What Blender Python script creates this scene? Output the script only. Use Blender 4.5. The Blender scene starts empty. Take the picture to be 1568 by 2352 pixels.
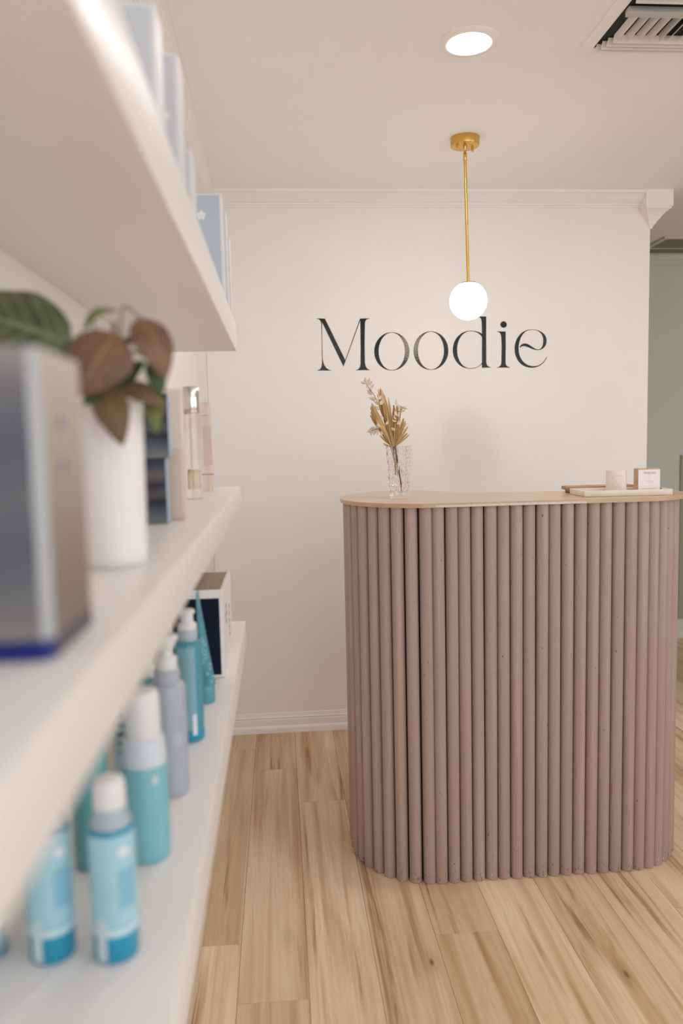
import bpy, bmesh, math, random
from mathutils import Vector, Matrix
random.seed(7)
PI = math.pi
S = bpy.context.scene
COL = S.collection

# ------------------------------------------------------------------ camera
EYE = 1.37
cam_data = bpy.data.cameras.new('camera')
cam = bpy.data.objects.new('camera', cam_data)
COL.objects.link(cam)
right = Vector((0.9965, -0.0805, -0.0218)).normalized()
fwd = Vector((0.0781, 0.9925, -0.0937))
fwd = (fwd - right * fwd.dot(right)).normalized()
up = right.cross(fwd)
m = Matrix((right, up, -fwd)).transposed().to_4x4()
m.translation = Vector((0, 0, EYE))
cam.matrix_world = m
cam_data.sensor_fit = 'VERTICAL'
cam_data.sensor_height = 36.0
cam_data.lens = 36.0 * 1790.0 / 2352.0
cam_data.clip_start = 0.02
cam_data.dof.use_dof = True
cam_data.dof.focus_distance = 2.62
cam_data.dof.aperture_fstop = 2.5
S.camera = cam

# ------------------------------------------------------------------ world, lights, exposure
W = bpy.data.worlds.new('world'); S.world = W
W.use_nodes = True
bg = W.node_tree.nodes['Background']
bg.inputs[0].default_value = (0.86, 0.93, 1.0, 1)
bg.inputs[1].default_value = 0.9

def area(name, loc, rot, sx, sy, power, col):
    d = bpy.data.lights.new(name, 'AREA'); d.shape = 'RECTANGLE'
    d.size = sx; d.size_y = sy; d.energy = power; d.color = col
    o = bpy.data.objects.new(name, d); COL.objects.link(o)
    o.location = loc; o.rotation_euler = rot
    return o
# daylight of the shop front behind the camera and of a side window on the right
area('shopfront_daylight', (2.1, -3.12, 1.25), (PI / 2, 0, 0), 4.2, 2.3, 46, (0.93, 1.0, 1.07))
area('side_window_daylight', (4.62, 0.0, 1.3), (PI / 2, 0, PI / 2), 4.0, 2.0, 44, (0.93, 1.0, 1.07))
S.view_settings.view_transform = 'Standard'
S.view_settings.look = 'None'
S.view_settings.exposure = -0.06
S.view_settings.gamma = 1.0
S.view_settings.use_curve_mapping = False
S.cycles.max_bounces = 14
S.cycles.diffuse_bounces = 7
S.cycles.glossy_bounces = 5
S.cycles.transmission_bounces = 12
S.cycles.transparent_max_bounces = 12
S.cycles.use_denoising = True

# ------------------------------------------------------------------ helpers: materials
MATS = {}
def mat(name, col, rough=0.5, metal=0.0, vary=0.04, scale=6.0, bump=0.0, bscale=60.0, stretch=(1, 1, 1),
        trans=0.0, ior=1.45, emit=None, estr=0.0, coat=0.0, spec=0.5, sss=0.0):
    if name in MATS: return MATS[name]
    M = bpy.data.materials.new(name); M.use_nodes = True
    nt = M.node_tree; N = nt.nodes; L = nt.links
    b = N['Principled BSDF']
    tc = N.new('ShaderNodeTexCoord'); mp = N.new('ShaderNodeMapping')
    mp.inputs['Scale'].default_value = stretch
    L.new(tc.outputs['Object'], mp.inputs['Vector'])
    no = N.new('ShaderNodeTexNoise'); no.inputs['Scale'].default_value = scale; no.inputs['Detail'].default_value = 4
    L.new(mp.outputs['Vector'], no.inputs['Vector'])
    r = N.new('ShaderNodeValToRGB')
    r.color_ramp.elements[0].position = 0.3; r.color_ramp.elements[1].position = 0.7
    r.color_ramp.elements[0].color = [max(0, c * (1 - vary)) for c in col] + [1]
    r.color_ramp.elements[1].color = [min(1, c * (1 + vary)) for c in col] + [1]
    L.new(no.outputs['Fac'], r.inputs['Fac']); L.new(r.outputs['Color'], b.inputs['Base Color'])
    b.inputs['Roughness'].default_value = rough; b.inputs['Metallic'].default_value = metal
    b.inputs['IOR'].default_value = ior; b.inputs['Transmission Weight'].default_value = trans
    b.inputs['Coat Weight'].default_value = coat
    b.inputs['Specular IOR Level'].default_value = spec
    if sss:
        b.inputs['Subsurface Weight'].default_value = sss
        b.inputs['Subsurface Radius'].default_value = (0.01, 0.01, 0.01)
    if emit:
        b.inputs['Emission Color'].default_value = (*emit, 1); b.inputs['Emission Strength'].default_value = estr
    if bump:
        n2 = N.new('ShaderNodeTexNoise'); n2.inputs['Scale'].default_value = bscale; n2.inputs['Detail'].default_value = 3
        L.new(mp.outputs['Vector'], n2.inputs['Vector'])
        bp = N.new('ShaderNodeBump'); bp.inputs['Strength'].default_value = bump; bp.inputs['Distance'].default_value = 0.002
        L.new(n2.outputs['Fac'], bp.inputs['Height']); L.new(bp.outputs['Normal'], b.inputs['Normal'])
    MATS[name] = M
    return M

def ramp(N, L, src, stops):
    r = N.new('ShaderNodeValToRGB'); e = r.color_ramp.elements
    while len(e) < len(stops): e.new(0.5)
    for k, (p, c) in enumerate(stops):
        e[k].position = p; e[k].color = (*c, 1) if len(c) == 3 else c
    L.new(src, r.inputs['Fac']); return r
def math_(N, L, op, a, b=None, clamp=False):
    n = N.new('ShaderNodeMath'); n.operation = op; n.use_clamp = clamp
    for k, v in enumerate((a, b)):
        if v is None: continue
        if isinstance(v, (int, float)): n.inputs[k].default_value = v
        else: L.new(v, n.inputs[k])
    return n.outputs[0]
def mix_(N, L, fac, a, b, mode='MIX'):
    n = N.new('ShaderNodeMix'); n.data_type = 'RGBA'; n.blend_type = mode
    for sock, v in ((n.inputs[0], fac), (n.inputs[6], a), (n.inputs[7], b)):
        if isinstance(v, (int, float)): sock.default_value = v
        elif isinstance(v, tuple): sock.default_value = (*v, 1)
        else: L.new(v, sock)
    return n.outputs[2]

def wood_floor():
    M = bpy.data.materials.new('maple_plank'); M.use_nodes = True
    nt = M.node_tree; N = nt.nodes; L = nt.links; b = N['Principled BSDF']
    tc = N.new('ShaderNodeTexCoord'); oi = N.new('ShaderNodeObjectInfo')
    off = N.new('ShaderNodeVectorMath'); off.operation = 'SCALE'
    cmb = N.new('ShaderNodeCombineXYZ')
    L.new(math_(N, L, 'MULTIPLY', oi.outputs['Random'], 37.0), cmb.inputs[0])
    L.new(math_(N, L, 'MULTIPLY', oi.outputs['Random'], 91.0), cmb.inputs[1])
    L.new(math_(N, L, 'MULTIPLY', oi.outputs['Random'], 53.0), cmb.inputs[2])
    add = N.new('ShaderNodeVectorMath'); add.operation = 'ADD'
    L.new(tc.outputs['Object'], add.inputs[0]); L.new(cmb.outputs[0], add.inputs[1])
    def stretched(sx, sy):
        mp = N.new('ShaderNodeMapping'); mp.inputs['Scale'].default_value = (sx, sy, 1)
        L.new(add.outputs[0], mp.inputs['Vector']); return mp.outputs[0]
    fine = N.new('ShaderNodeTexNoise'); fine.inputs['Scale'].default_value = 1; fine.inputs['Detail'].default_value = 5
    L.new(stretched(150, 3.2), fine.inputs['Vector'])
    broad = N.new('ShaderNodeTexNoise'); broad.inputs['Scale'].default_value = 1; broad.inputs['Detail'].default_value = 4
    broad.inputs['Distortion'].default_value = 0.9
    L.new(stretched(22, 0.7), broad.inputs['Vector'])
    # cathedral figure: rings of a warped, drawn-out noise
    fig = N.new('ShaderNodeTexNoise'); fig.inputs['Scale'].default_value = 1; fig.inputs['Detail'].default_value = 1
    L.new(stretched(9, 1.5), fig.inputs['Vector'])
    rings = math_(N, L, 'SINE', math_(N, L, 'MULTIPLY', fig.outputs['Fac'], 110.0))
    base = ramp(N, L, broad.outputs['Fac'], [(0.28, (0.50, 0.325, 0.17)), (0.42, (0.68, 0.51, 0.34)), (0.56, (0.80, 0.65, 0.48)), (0.68, (0.70, 0.52, 0.335)), (0.8, (0.56, 0.38, 0.21))])
    c = mix_(N, L, math_(N, L, 'MULTIPLY', fine.outputs['Fac'], 0.18), base.outputs['Color'], (0.42, 0.27, 0.15), 'MIX')
    c = mix_(N, L, math_(N, L, 'MULTIPLY', math_(N, L, 'ADD', rings, 1.0), 0.035), c, (0.40, 0.25, 0.13))
    # mineral streaks: dark brown, drawn out along the plank
    st = N.new('ShaderNodeTexNoise'); st.inputs['Scale'].default_value = 1; st.inputs['Detail'].default_value = 5
    st.inputs['Roughness'].default_value = 0.62; st.inputs['Distortion'].default_value = 0.5
    L.new(stretched(30, 1.3), st.inputs['Vector'])
    sm = ramp(N, L, st.outputs['Fac'], [(0.50, (0, 0, 0)), (0.57, (0.35, 0.35, 0.35)), (0.64, (1, 1, 1))])
    sg = N.new('ShaderNodeTexNoise'); sg.inputs['Scale'].default_value = 1; sg.inputs['Detail'].default_value = 2
    L.new(stretched(8, 0.8), sg.inputs['Vector'])
    gm = ramp(N, L, sg.outputs['Fac'], [(0.51, (0, 0, 0)), (0.61, (1, 1, 1))])
    c = mix_(N, L, math_(N, L, 'MULTIPLY', math_(N, L, 'MULTIPLY', sm.outputs['Color'], gm.outputs['Color']), 0.85), c, (0.25, 0.125, 0.045))
    c = mix_(N, L, math_(N, L, 'MULTIPLY', gm.outputs['Color'], 0.22), c, (0.42, 0.25, 0.10))
    # knots
    vo = N.new('ShaderNodeTexVoronoi'); vo.inputs['Scale'].default_value = 1
    L.new(stretched(7.0, 2.6), vo.inputs['Vector'])
    gate = ramp(N, L, vo.outputs['Color'], [(0.55, (0, 0, 0)), (0.6, (1, 1, 1))])
    kn = ramp(N, L, vo.outputs['Distance'], [(0.0, (1, 1, 1)), (0.035, (0.9, 0.9, 0.9)), (0.06, (0.22, 0.22, 0.22)), (0.2, (0, 0, 0))])
    km = math_(N, L, 'MULTIPLY', kn.outputs['Color'], gate.outputs['Color'])
    c = mix_(N, L, km, c, (0.16, 0.07, 0.025))
    # every plank its own tone
    tone = ramp(N, L, oi.outputs['Random'], [(0.0, (0.88, 0.84, 0.77)), (0.5, (1.0, 0.985, 0.95)), (1.0, (1.09, 1.09, 1.07))])
    c = mix_(N, L, 1.0, c, tone.outputs['Color'], 'MULTIPLY')
    L.new(c, b.inputs['Base Color'])
    b.inputs['Roughness'].default_value = 0.42
    b.inputs['Specular IOR Level'].default_value = 0.4
    bp = N.new('ShaderNodeBump'); bp.inputs['Strength'].default_value = 0.12; bp.inputs['Distance'].default_value = 0.0006
    L.new(fine.outputs['Fac'], bp.inputs['Height']); L.new(bp.outputs['Normal'], b.inputs['Normal'])
    return M

def painted_dowel():
    M = bpy.data.materials.new('mauve_painted_wood'); M.use_nodes = True
    nt = M.node_tree; N = nt.nodes; L = nt.links; b = N['Principled BSDF']
    tc = N.new('ShaderNodeTexCoord'); oi = N.new('ShaderNodeObjectInfo')
    cmb = N.new('ShaderNodeCombineXYZ')
    for k, f in enumerate((31.0, 67.0, 19.0)):
        L.new(math_(N, L, 'MULTIPLY', oi.outputs['Random'], f), cmb.inputs[k])
    add = N.new('ShaderNodeVectorMath'); add.operation = 'ADD'
    L.new(tc.outputs['Object'], add.inputs[0]); L.new(cmb.outputs[0], add.inputs[1])
    def stretched(sx, sz):
        mp = N.new('ShaderNodeMapping'); mp.inputs['Scale'].default_value = (sx, sx, sz)
        L.new(add.outputs[0], mp.inputs['Vector']); return mp.outputs[0]
    g = N.new('ShaderNodeTexNoise'); g.inputs['Scale'].default_value = 1; g.inputs['Detail'].default_value = 6
    L.new(stretched(260, 7), g.inputs['Vector'])
    broad = N.new('ShaderNodeTexNoise'); broad.inputs['Scale'].default_value = 1; broad.inputs['Detail'].default_value = 3
    L.new(stretched(70, 1.6), broad.inputs['Vector'])
    c = ramp(N, L, broad.outputs['Fac'], [(0.3, (0.375, 0.272, 0.24)), (0.55, (0.415, 0.308, 0.278)), (0.75, (0.475, 0.36, 0.33))]).outputs['Color']
    # open grain where the paint is thin
    gm = ramp(N, L, g.outputs['Fac'], [(0.60, (0, 0, 0)), (0.74, (1, 1, 1))])
    bm = ramp(N, L, broad.outputs['Fac'], [(0.45, (0, 0, 0)), (0.62, (1, 1, 1))])
    wear = math_(N, L, 'MULTIPLY', gm.outputs['Color'], bm.outputs['Color'])
    c = mix_(N, L, math_(N, L, 'MULTIPLY', wear, 0.8), c, (0.25, 0.155, 0.11))
    # chips in the paint
    ch = N.new('ShaderNodeTexNoise'); ch.inputs['Scale'].default_value = 1; ch.inputs['Detail'].default_value = 1
    L.new(stretched(130, 60), ch.inputs['Vector'])
    cm = ramp(N, L, ch.outputs['Fac'], [(0.775, (0, 0, 0)), (0.79, (1, 1, 1))])
    c = mix_(N, L, math_(N, L, 'MULTIPLY', cm.outputs['Color'], 0.8), c, (0.09, 0.05, 0.035))
    # scuffed feet: more chips, dark and white, in the lowest few centimetres
    sp = N.new('ShaderNodeSeparateXYZ'); L.new(tc.outputs['Object'], sp.inputs[0])
    low = ramp(N, L, sp.outputs[2], [(0.0, (1, 1, 1)), (0.05, (0, 0, 0))]).outputs['Color']
    for (a_, b_, col_, f_) in ((0.62, 0.65, (0.10, 0.06, 0.05), 0.75), (0.68, 0.70, (0.72, 0.68, 0.66), 0.9)):
        n3 = N.new('ShaderNodeTexNoise'); n3.inputs['Scale'].default_value = 1; n3.inputs['Detail'].default_value = 2
        mp = N.new('ShaderNodeMapping'); mp.inputs['Scale'].default_value = (110, 110, 70); mp.inputs['Location'].default_value = (a_ * 100, 3, 7)
        L.new(add.outputs[0], mp.inputs['Vector']); L.new(mp.outputs[0], n3.inputs['Vector'])
        cmk = ramp(N, L, n3.outputs['Fac'], [(a_, (0, 0, 0)), (b_, (1, 1, 1))]).outputs['Color']
        c = mix_(N, L, math_(N, L, 'MULTIPLY', math_(N, L, 'MULTIPLY', cmk, low), f_), c, col_)
    L.new(c, b.inputs['Base Color'])
    b.inputs['Roughness'].default_value = 0.48
    bp = N.new('ShaderNodeBump'); bp.inputs['Strength'].default_value = 0.35; bp.inputs['Distance'].default_value = 0.0008
    L.new(g.outputs['Fac'], bp.inputs['Height']); L.new(bp.outputs['Normal'], b.inputs['Normal'])
    return M

def leaf_mat(name, c1, c2, vein):
    M = bpy.data.materials.new(name); M.use_nodes = True
    nt = M.node_tree; N = nt.nodes; L = nt.links; b = N['Principled BSDF']
    uv = N.new('ShaderNodeUVMap'); sp = N.new('ShaderNodeSeparateXYZ'); L.new(uv.outputs[0], sp.inputs[0])
    u = math_(N, L, 'ABSOLUTE', math_(N, L, 'SUBTRACT', sp.outputs[0], 0.5))
    ph = math_(N, L, 'SUBTRACT', sp.outputs[1], math_(N, L, 'MULTIPLY', u, 0.55))
    w = math_(N, L, 'ABSOLUTE', math_(N, L, 'SINE', math_(N, L, 'MULTIPLY', ph, 24.0)))
    side = ramp(N, L, w, [(0.0, (1, 1, 1)), (0.28, (0, 0, 0))]).outputs['Color']
    mid = ramp(N, L, u, [(0.0, (1, 1, 1)), (0.045, (0, 0, 0))]).outputs['Color']
    v = math_(N, L, 'MAXIMUM', side, mid)
    tc = N.new('ShaderNodeTexCoord')
    no = N.new('ShaderNodeTexNoise'); no.inputs['Scale'].default_value = 45; no.inputs['Detail'].default_value = 4
    L.new(tc.outputs['Object'], no.inputs['Vector'])
    c = ramp(N, L, no.outputs['Fac'], [(0.3, c1), (0.7, c2)]).outputs['Color']
    c = mix_(N, L, math_(N, L, 'MULTIPLY', v, 0.9), c, vein)
    L.new(c, b.inputs['Base Color'])
    b.inputs['Roughness'].default_value = 0.5
    b.inputs['Subsurface Weight'].default_value = 0.08
    b.inputs['Subsurface Radius'].default_value = (0.004, 0.004, 0.002)
    bp = N.new('ShaderNodeBump'); bp.inputs['Strength'].default_value = 0.5; bp.inputs['Distance'].default_value = 0.0015
    bp.invert = True
    L.new(v, bp.inputs['Height']); L.new(bp.outputs['Normal'], b.inputs['Normal'])
    return M

def banded(name, axis, stops, scale, rough=0.3, metal=0.0, noise=0.0, offset=0.0):
    """colour bands painted along one object axis, used for reflections"""
    M = bpy.data.materials.new(name); M.use_nodes = True
    nt = M.node_tree; N = nt.nodes; L = nt.links; b = N['Principled BSDF']
    tc = N.new('ShaderNodeTexCoord'); sp = N.new('ShaderNodeSeparateXYZ'); L.new(tc.outputs['Object'], sp.inputs[0])
    v = math_(N, L, 'ADD', math_(N, L, 'MULTIPLY', sp.outputs[axis], scale), offset)
    if noise:
        no = N.new('ShaderNodeTexNoise'); no.inputs['Scale'].default_value = 18; no.inputs['Detail'].default_value = 2
        L.new(tc.outputs['Object'], no.inputs['Vector'])
        v = math_(N, L, 'ADD', v, math_(N, L, 'MULTIPLY', math_(N, L, 'SUBTRACT', no.outputs['Fac'], 0.5), noise))
    L.new(ramp(N, L, v, stops).outputs['Color'], b.inputs['Base Color'])
    b.inputs['Roughness'].default_value = rough; b.inputs['Metallic'].default_value = metal
    return M

# ------------------------------------------------------------------ helpers: meshes
def finish(bm, name, smooth=None):
    me = bpy.data.meshes.new(name)
    bmesh.ops.recalc_face_normals(bm, faces=bm.faces)
    bm.to_mesh(me); bm.free()
    if smooth is not None:
        me.polygons.foreach_set('use_smooth', [True] * len(me.polygons))
        me.set_sharp_from_angle(angle=math.radians(smooth))
    return me
def box_into(bm, x0, x1, y0, y1, z0, z1, bev=0.0, seg=2, rot=None):
    t = bmesh.new()
    bmesh.ops.create_cube(t, size=1.0)
    for v in t.verts:
        v.co = Vector(((x0 + x1) / 2 + v.co.x * (x1 - x0), (y0 + y1) / 2 + v.co.y * (y1 - y0), (z0 + z1) / 2 + v.co.z * (z1 - z0)))
    if bev: bmesh.ops.bevel(t, geom=list(t.edges), offset=bev, segments=seg, affect='EDGES', profile=0.5)
    if rot is not None: bmesh.ops.transform(t, matrix=rot, verts=t.verts)
    tmp = bpy.data.meshes.new('tmp'); t.to_mesh(tmp); t.free(); bm.from_mesh(tmp); bpy.data.meshes.remove(tmp)
def box_me(name, x0, x1, y0, y1, z0, z1, bev=0.0, seg=2, rot=None):
    bm = bmesh.new(); box_into(bm, x0, x1, y0, y1, z0, z1, bev, seg, rot); return finish(bm, name, 40 if bev else None)
def lathe_into(bm, prof, seg=40, cx=0, cy=0, flute=None, cap=True):
    rings = []
    for r, z in prof:
        ring = []
        for k in range(seg):
            a = 2 * PI * k / seg
            rr = r * (1 + (flute[1] * abs(math.sin(a * flute[0] / 2)) if flute else 0))
            ring.append(bm.verts.new((cx + rr * math.cos(a), cy + rr * math.sin(a), z)))
        rings.append(ring)
    for a, b in zip(rings, rings[1:]):
        for k in range(seg):
            bm.faces.new((a[k], a[(k + 1) % seg], b[(k + 1) % seg], b[k]))
    if cap:
        bm.faces.new(rings[0]); bm.faces.new(rings[-1])
def lathe(name, prof, seg=40, flute=None, smooth=35, cap=True):
    bm = bmesh.new(); lathe_into(bm, prof, seg, flute=flute, cap=cap); return finish(bm, name, smooth)
def tube_into(bm, pts, rad, seg=8):
    pts = [Vector(p) for p in pts]; rings = []
    n = len(pts)
    for i, p in enumerate(pts):
        d = (pts[min(i + 1, n - 1)] - pts[max(i - 1, 0)]).normalized()
        a = d.orthogonal().normalized() if i == 0 else (a - d * a.dot(d)).normalized()
        b = d.cross(a); r = rad[i] if isinstance(rad, (list, tuple)) else rad
        rings.append([bm.verts.new(p + a * (r * math.cos(2 * PI * k / seg)) + b * (r * math.sin(2 * PI * k / seg))) for k in range(seg)])
    for A, B in zip(rings, rings[1:]):
        for k in range(seg): bm.faces.new((A[k], A[(k + 1) % seg], B[(k + 1) % seg], B[k]))
    bm.faces.new(rings[0]); bm.faces.new(rings[-1])
def tube(name, pts, rad, seg=10):
    bm = bmesh.new(); tube_into(bm, pts, rad, seg); return finish(bm, name, 50)
def prism_me(name, poly, z0, z1, bev=0.0, smooth=30, seg=2):
    bm = bmesh.new()
    a = [bm.verts.new((x, y, z0)) for x, y in poly]; b = [bm.verts.new((x, y, z1)) for x, y in poly]
    n = len(poly); f0 = bm.faces.new(a); f1 = bm.faces.new(b)
    for k in range(n): bm.faces.new((a[k], a[(k + 1) % n], b[(k + 1) % n], b[k]))
    if bev:
        es = set(f0.edges) | set(f1.edges)
        bmesh.ops.bevel(bm, geom=list(es), offset=bev, segments=seg, affect='EDGES', profile=0.5)
    return finish(bm, name, smooth)
def extrude_profile(name, prof, p0, p1, out, up=(0, 0, 1)):
    """run a (depth, height) profile from p0 to p1; depth goes along out"""
    p0, p1, out, up = map(Vector, (p0, p1, out, up))
    bm = bmesh.new()
    A = [bm.verts.new(p0 + out * d + up * h) for d, h in prof]; B = [bm.verts.new(p1 + out * d + up * h) for d, h in prof]
    n = len(prof)
    for k in range(n): bm.faces.new((A[k], A[(k + 1) % n], B[(k + 1) % n], B[k]))
    bm.faces.new(A); bm.faces.new(B)
    return finish(bm, name, 25)
def catmull(pts, n=6, closed=True):
    out = []; N = len(pts)
    for i in range(N if closed else N - 1):
        p0, p1, p2, p3 = (Vector(pts[(i + k - 1) % N] if closed else pts[max(0, min(N - 1, i + k - 1))]) for k in range(4))
        for s in range(n):
            t = s / n
            out.append(0.5 * ((2 * p1) + (p2 - p0) * t + (2 * p0 - 5 * p1 + 4 * p2 - p3) * t * t + (3 * p1 - p0 - 3 * p2 + p3) * t ** 3))
    if not closed: out.append(Vector(pts[-1]))
    return out

# ------------------------------------------------------------------ helpers: objects
def obj(name, me, m=None, parent=None, loc=(0, 0, 0), rot=(0, 0, 0)):
    o = bpy.data.objects.new(name, me); COL.objects.link(o)
    if m is not None and not me.materials: me.materials.append(m)
    if parent is not None: o.parent = parent
    o.location = loc; o.rotation_euler = rot
    return o
def tag(o, label, cat, group=None):
    o['label'] = label; o['category'] = cat
    if group: o['group'] = group
    return o
def thing(name, label, cat, loc=(0, 0, 0), rotz=0.0, group=None):
    o = bpy.data.objects.new(name, None); COL.objects.link(o)
    o.location = loc; o.rotation_euler = (0, 0, rotz); o.empty_display_size = 0.05
    return tag(o, label, cat, group)
def struct(name, me, m, parent=None, loc=(0, 0, 0)):
    o = obj(name, me, m, parent, loc)
    if parent is None: o['kind'] = 'structure'
    return o

# ------------------------------------------------------------------ materials
WALL = mat('warm_white_wall_paint', (0.87, 0.838, 0.815), 0.6, vary=0.012, scale=3, bump=0.25, bscale=140)
CEIL = mat('ceiling_paint', (0.90, 0.905, 0.915), 0.7, vary=0.012, scale=2, bump=0.2, bscale=90)
TRIM = mat('trim_white_paint', (0.88, 0.855, 0.845), 0.4, vary=0.01)
GREY = mat('hallway_grey_green_paint', (0.64, 0.655, 0.62), 0.6, vary=0.015, scale=3, bump=0.2, bscale=140)
SHELFM = mat('shelf_white_paint', (0.82, 0.795, 0.785), 0.38, vary=0.01)
BRASS = mat('brushed_brass', (0.72, 0.45, 0.13), 0.30, metal=1.0, vary=0.05, scale=30, stretch=(1, 1, 0.1))
DARK = mat('painted_duct_shade', (0.02, 0.017, 0.014), 0.8)
VENTM = mat('vent_white_enamel', (0.72, 0.68, 0.65), 0.4, vary=0.02)

XL, YB, ZC = -0.31, 3.58, 2.46
XR, YF, YH = 4.50, -3.0, 4.93

# floor: sub-floor slab with every plank a part of it
slab = struct('floor', box_me('floor', XL - 0.2, XR + 0.2, YF - 0.2, YH + 0.2, -0.06, -0.0125), mat('subfloor', (0.2, 0.13, 0.08), 0.8))
PLANK = wood_floor()
PW, PL = 0.1775, 1.357
known = {-1: 3.3874, 0: 3.1566, 1: 2.8462, 2: 2.42, 3: 2.009, 4: 2.95, 5: 2.62}
plank_meshes = {}
k = -1
while -0.1405 + (k - 1) * PW < XR:
    x0 = -0.1405 + (k - 1 + 0) * PW + (0 if True else 0)
    x0 = -0.1405 + k * PW; x1 = x0 + PW
    x0 = max(x0, XL); x1 = min(x1, XR)
    if x1 - x0 > 0.01:
        j = known.get(k, 2.0 + random.random() * PL)
        y = j
        while y > YF: y -= PL
        while y < YH:
            a, b = max(y, YF), min(y + PL, YH)
            if b - a > 0.02:
                w, l = round(x1 - x0, 4), round(b - a, 4)
                if (w, l) not in plank_meshes:
                    g = 0.00035
                    plank_meshes[(w, l)] = box_me('plank', -w / 2 + g, w / 2 - g, -l / 2 + g, l / 2 - g, -0.012, 0, 0.0005, 1)
                obj('plank', plank_meshes[(w, l)], PLANK, slab, ((x0 + x1) / 2, (a + b) / 2, 0))
            y += PL
    k += 1

struct('ceiling', box_me('ceiling', XL - 0.2, XR + 0.2, YF - 0.2, YH + 0.2, ZC, ZC + 0.08), CEIL)
struct('wall_left', box_me('wall_left', XL - 0.12, XL, YF - 0.1, YB + 0.12, -0.0125, ZC), WALL)
struct('wall_back', box_me('wall_back', XL, 1.742, YB, YB + 0.13, -0.0125, ZC, 0.003, 1), WALL)
struct('wall_far', box_me('wall_far', 0.6, XR, YH - 0.02, YH + 0.1, -0.0125, ZC), GREY)
struct('wall_hallway', box_me('wall_hallway', 0.5, 0.6, YB + 0.13, YH + 0.1, -0.0125, ZC), GREY)
tag(obj('wall_panel', box_me('wall_panel', 2.612, 3.30, YH - 0.032, YH - 0.0205, 0.13, 1.215, 0.002, 1), mat('sage_green_panel', (0.33, 0.37, 0.25), 0.5, vary=0.03)),
    'sage green panel low on the grey hallway wall at the right picture edge', 'panel')
# right wall with a window opening, front wall with the shop-front opening
bm = bmesh.new()
box_into(bm, XR, XR + 0.12, YF - 0.1, -1.8, -0.0125, ZC); box_into(bm, XR, XR + 0.12, 0.6, YH + 0.1, -0.0125, ZC)
box_into(bm, XR, XR + 0.12, -2.0, 2.0, -0.0125, 0.3); box_into(bm, XR, XR + 0.12, -2.0, 2.0, 2.3, ZC)
struct('wall_right', finish(bm, 'wall_right'), WALL)
bm = bmesh.new()
box_into(bm, XL, 0.0, YF - 0.12, YF, -0.0125, ZC); box_into(bm, 4.2, XR, YF - 0.12, YF, -0.0125, ZC)
box_into(bm, 0.0, 4.2, YF - 0.12, YF, -0.0125, 0.1); box_into(bm, 0.0, 4.2, YF - 0.12, YF, 2.4, ZC)
struct('wall_front', finish(bm, 'wall_front'), WALL)
FRAME = mat('dark_window_frame', (0.05, 0.05, 0.05), 0.4)
bm = bmesh.new()
for x in (0.0, 1.38, 2.76, 4.15): box_into(bm, x, x + 0.05, YF - 0.09, YF - 0.03, 0.1, 2.4)
for z in (0.1, 2.35): box_into(bm, 0.05, 4.15, YF - 0.088, YF - 0.032, z, z + 0.05)
struct('window_1', finish(bm, 'shopfront_frame'), FRAME)
bm = bmesh.new()
for y in (-2.0, -0.025, 1.95): box_into(bm, XR + 0.03, XR + 0.09, y, y + 0.05, 0.3, 2.3)
for z in (0.3, 2.25): box_into(bm, XR + 0.032, XR + 0.088, -1.95, 1.95, z, z + 0.05)
struct('window_2', finish(bm, 'side_window_frame'), FRAME)

# crown mouldings (depth from wall, height)
CROWN = [(0, 0), (0.064, 0), (0.064, -0.011), (0.058, -0.0135), (0.053, -0.016), (0.046, -0.023), (0.038, -0.032), (0.031, -0.040), (0.024, -0.0435),
         (0.024, -0.0455), (0.017, -0.047), (0.015, -0.053), (0.015, -0.0545), (0.008, -0.056), (0.007, -0.062), (0, -0.062)]
struct('trim_1', extrude_profile('crown_back', CROWN, (XL, YB, ZC), (1.70, YB, ZC), (0, -1, 0)), TRIM)
struct('trim_2', extrude_profile('crown_left', CROWN, (XL, YF, ZC), (XL, YB, ZC), (1, 0, 0)), TRIM)
struct('trim_3', extrude_profile('crown_far', CROWN, (0.6, YH - 0.02, ZC), (XR, YH - 0.02, ZC), (0, -1, 0)), mat('hallway_trim_paint', (0.66, 0.66, 0.63), 0.4))
# capital of crown moulding that wraps the free end of the back wall: rectangles lofted down a cove profile
levels = []
for dz, d in ((0.0, 1.0), (-0.072, 1.0), (-0.0722, 0.93), (-0.079, 0.93), (-0.0835, 0.84), (-0.092, 0.68), (-0.106, 0.50), (-0.118, 0.40), (-0.1265, 0.31), (-0.127, 0.27),
              (-0.134, 0.25), (-0.141, 0.16), (-0.150, 0.09), (-0.1555, 0.07), (-0.156, 0.02)):
    levels.append((ZC + dz, 1.7405 - 0.052 * d, 1.7425 + 0.073 * d, YB + 0.001 - 0.068 * d, YB + 0.129 + 0.068 * d))
bm = bmesh.new(); prev = None
for z, x0, x1, y0, y1 in levels:
    ring = [bm.verts.new(p) for p in ((x0, y0, z), (x1, y0, z), (x1, y1, z), (x0, y1, z))]
    if prev:
        for q in range(4): bm.faces.new((prev[q], prev[(q + 1) % 4], ring[(q + 1) % 4], ring[q]))
    else: bm.faces.new(ring)
    prev = ring
bm.faces.new(prev)
struct('trim_4', finish(bm, 'crown_capital'), TRIM)
BASE = [(0, 0), (0.017, 0), (0.017, 0.020), (0.0155, 0.027), (0.0115, 0.033), (0.011, 0.0335), (0.011, 0.062), (0.0085, 0.0635), (0.0085, 0.0665), (0.010, 0.070),
        (0.010, 0.073), (0.0065, 0.0755), (0.0045, 0.084), (0.004, 0.091), (0, 0.0925)]
struct('baseboard_back', extrude_profile('baseboard_back', BASE, (XL, YB, 0), (1.742, YB, 0), (0, -1, 0)), TRIM)
struct('baseboard_left', extrude_profile('baseboard_left', BASE, (XL, YF, 0), (XL, YB - 0.017, 0), (1, 0, 0)), TRIM)
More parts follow.
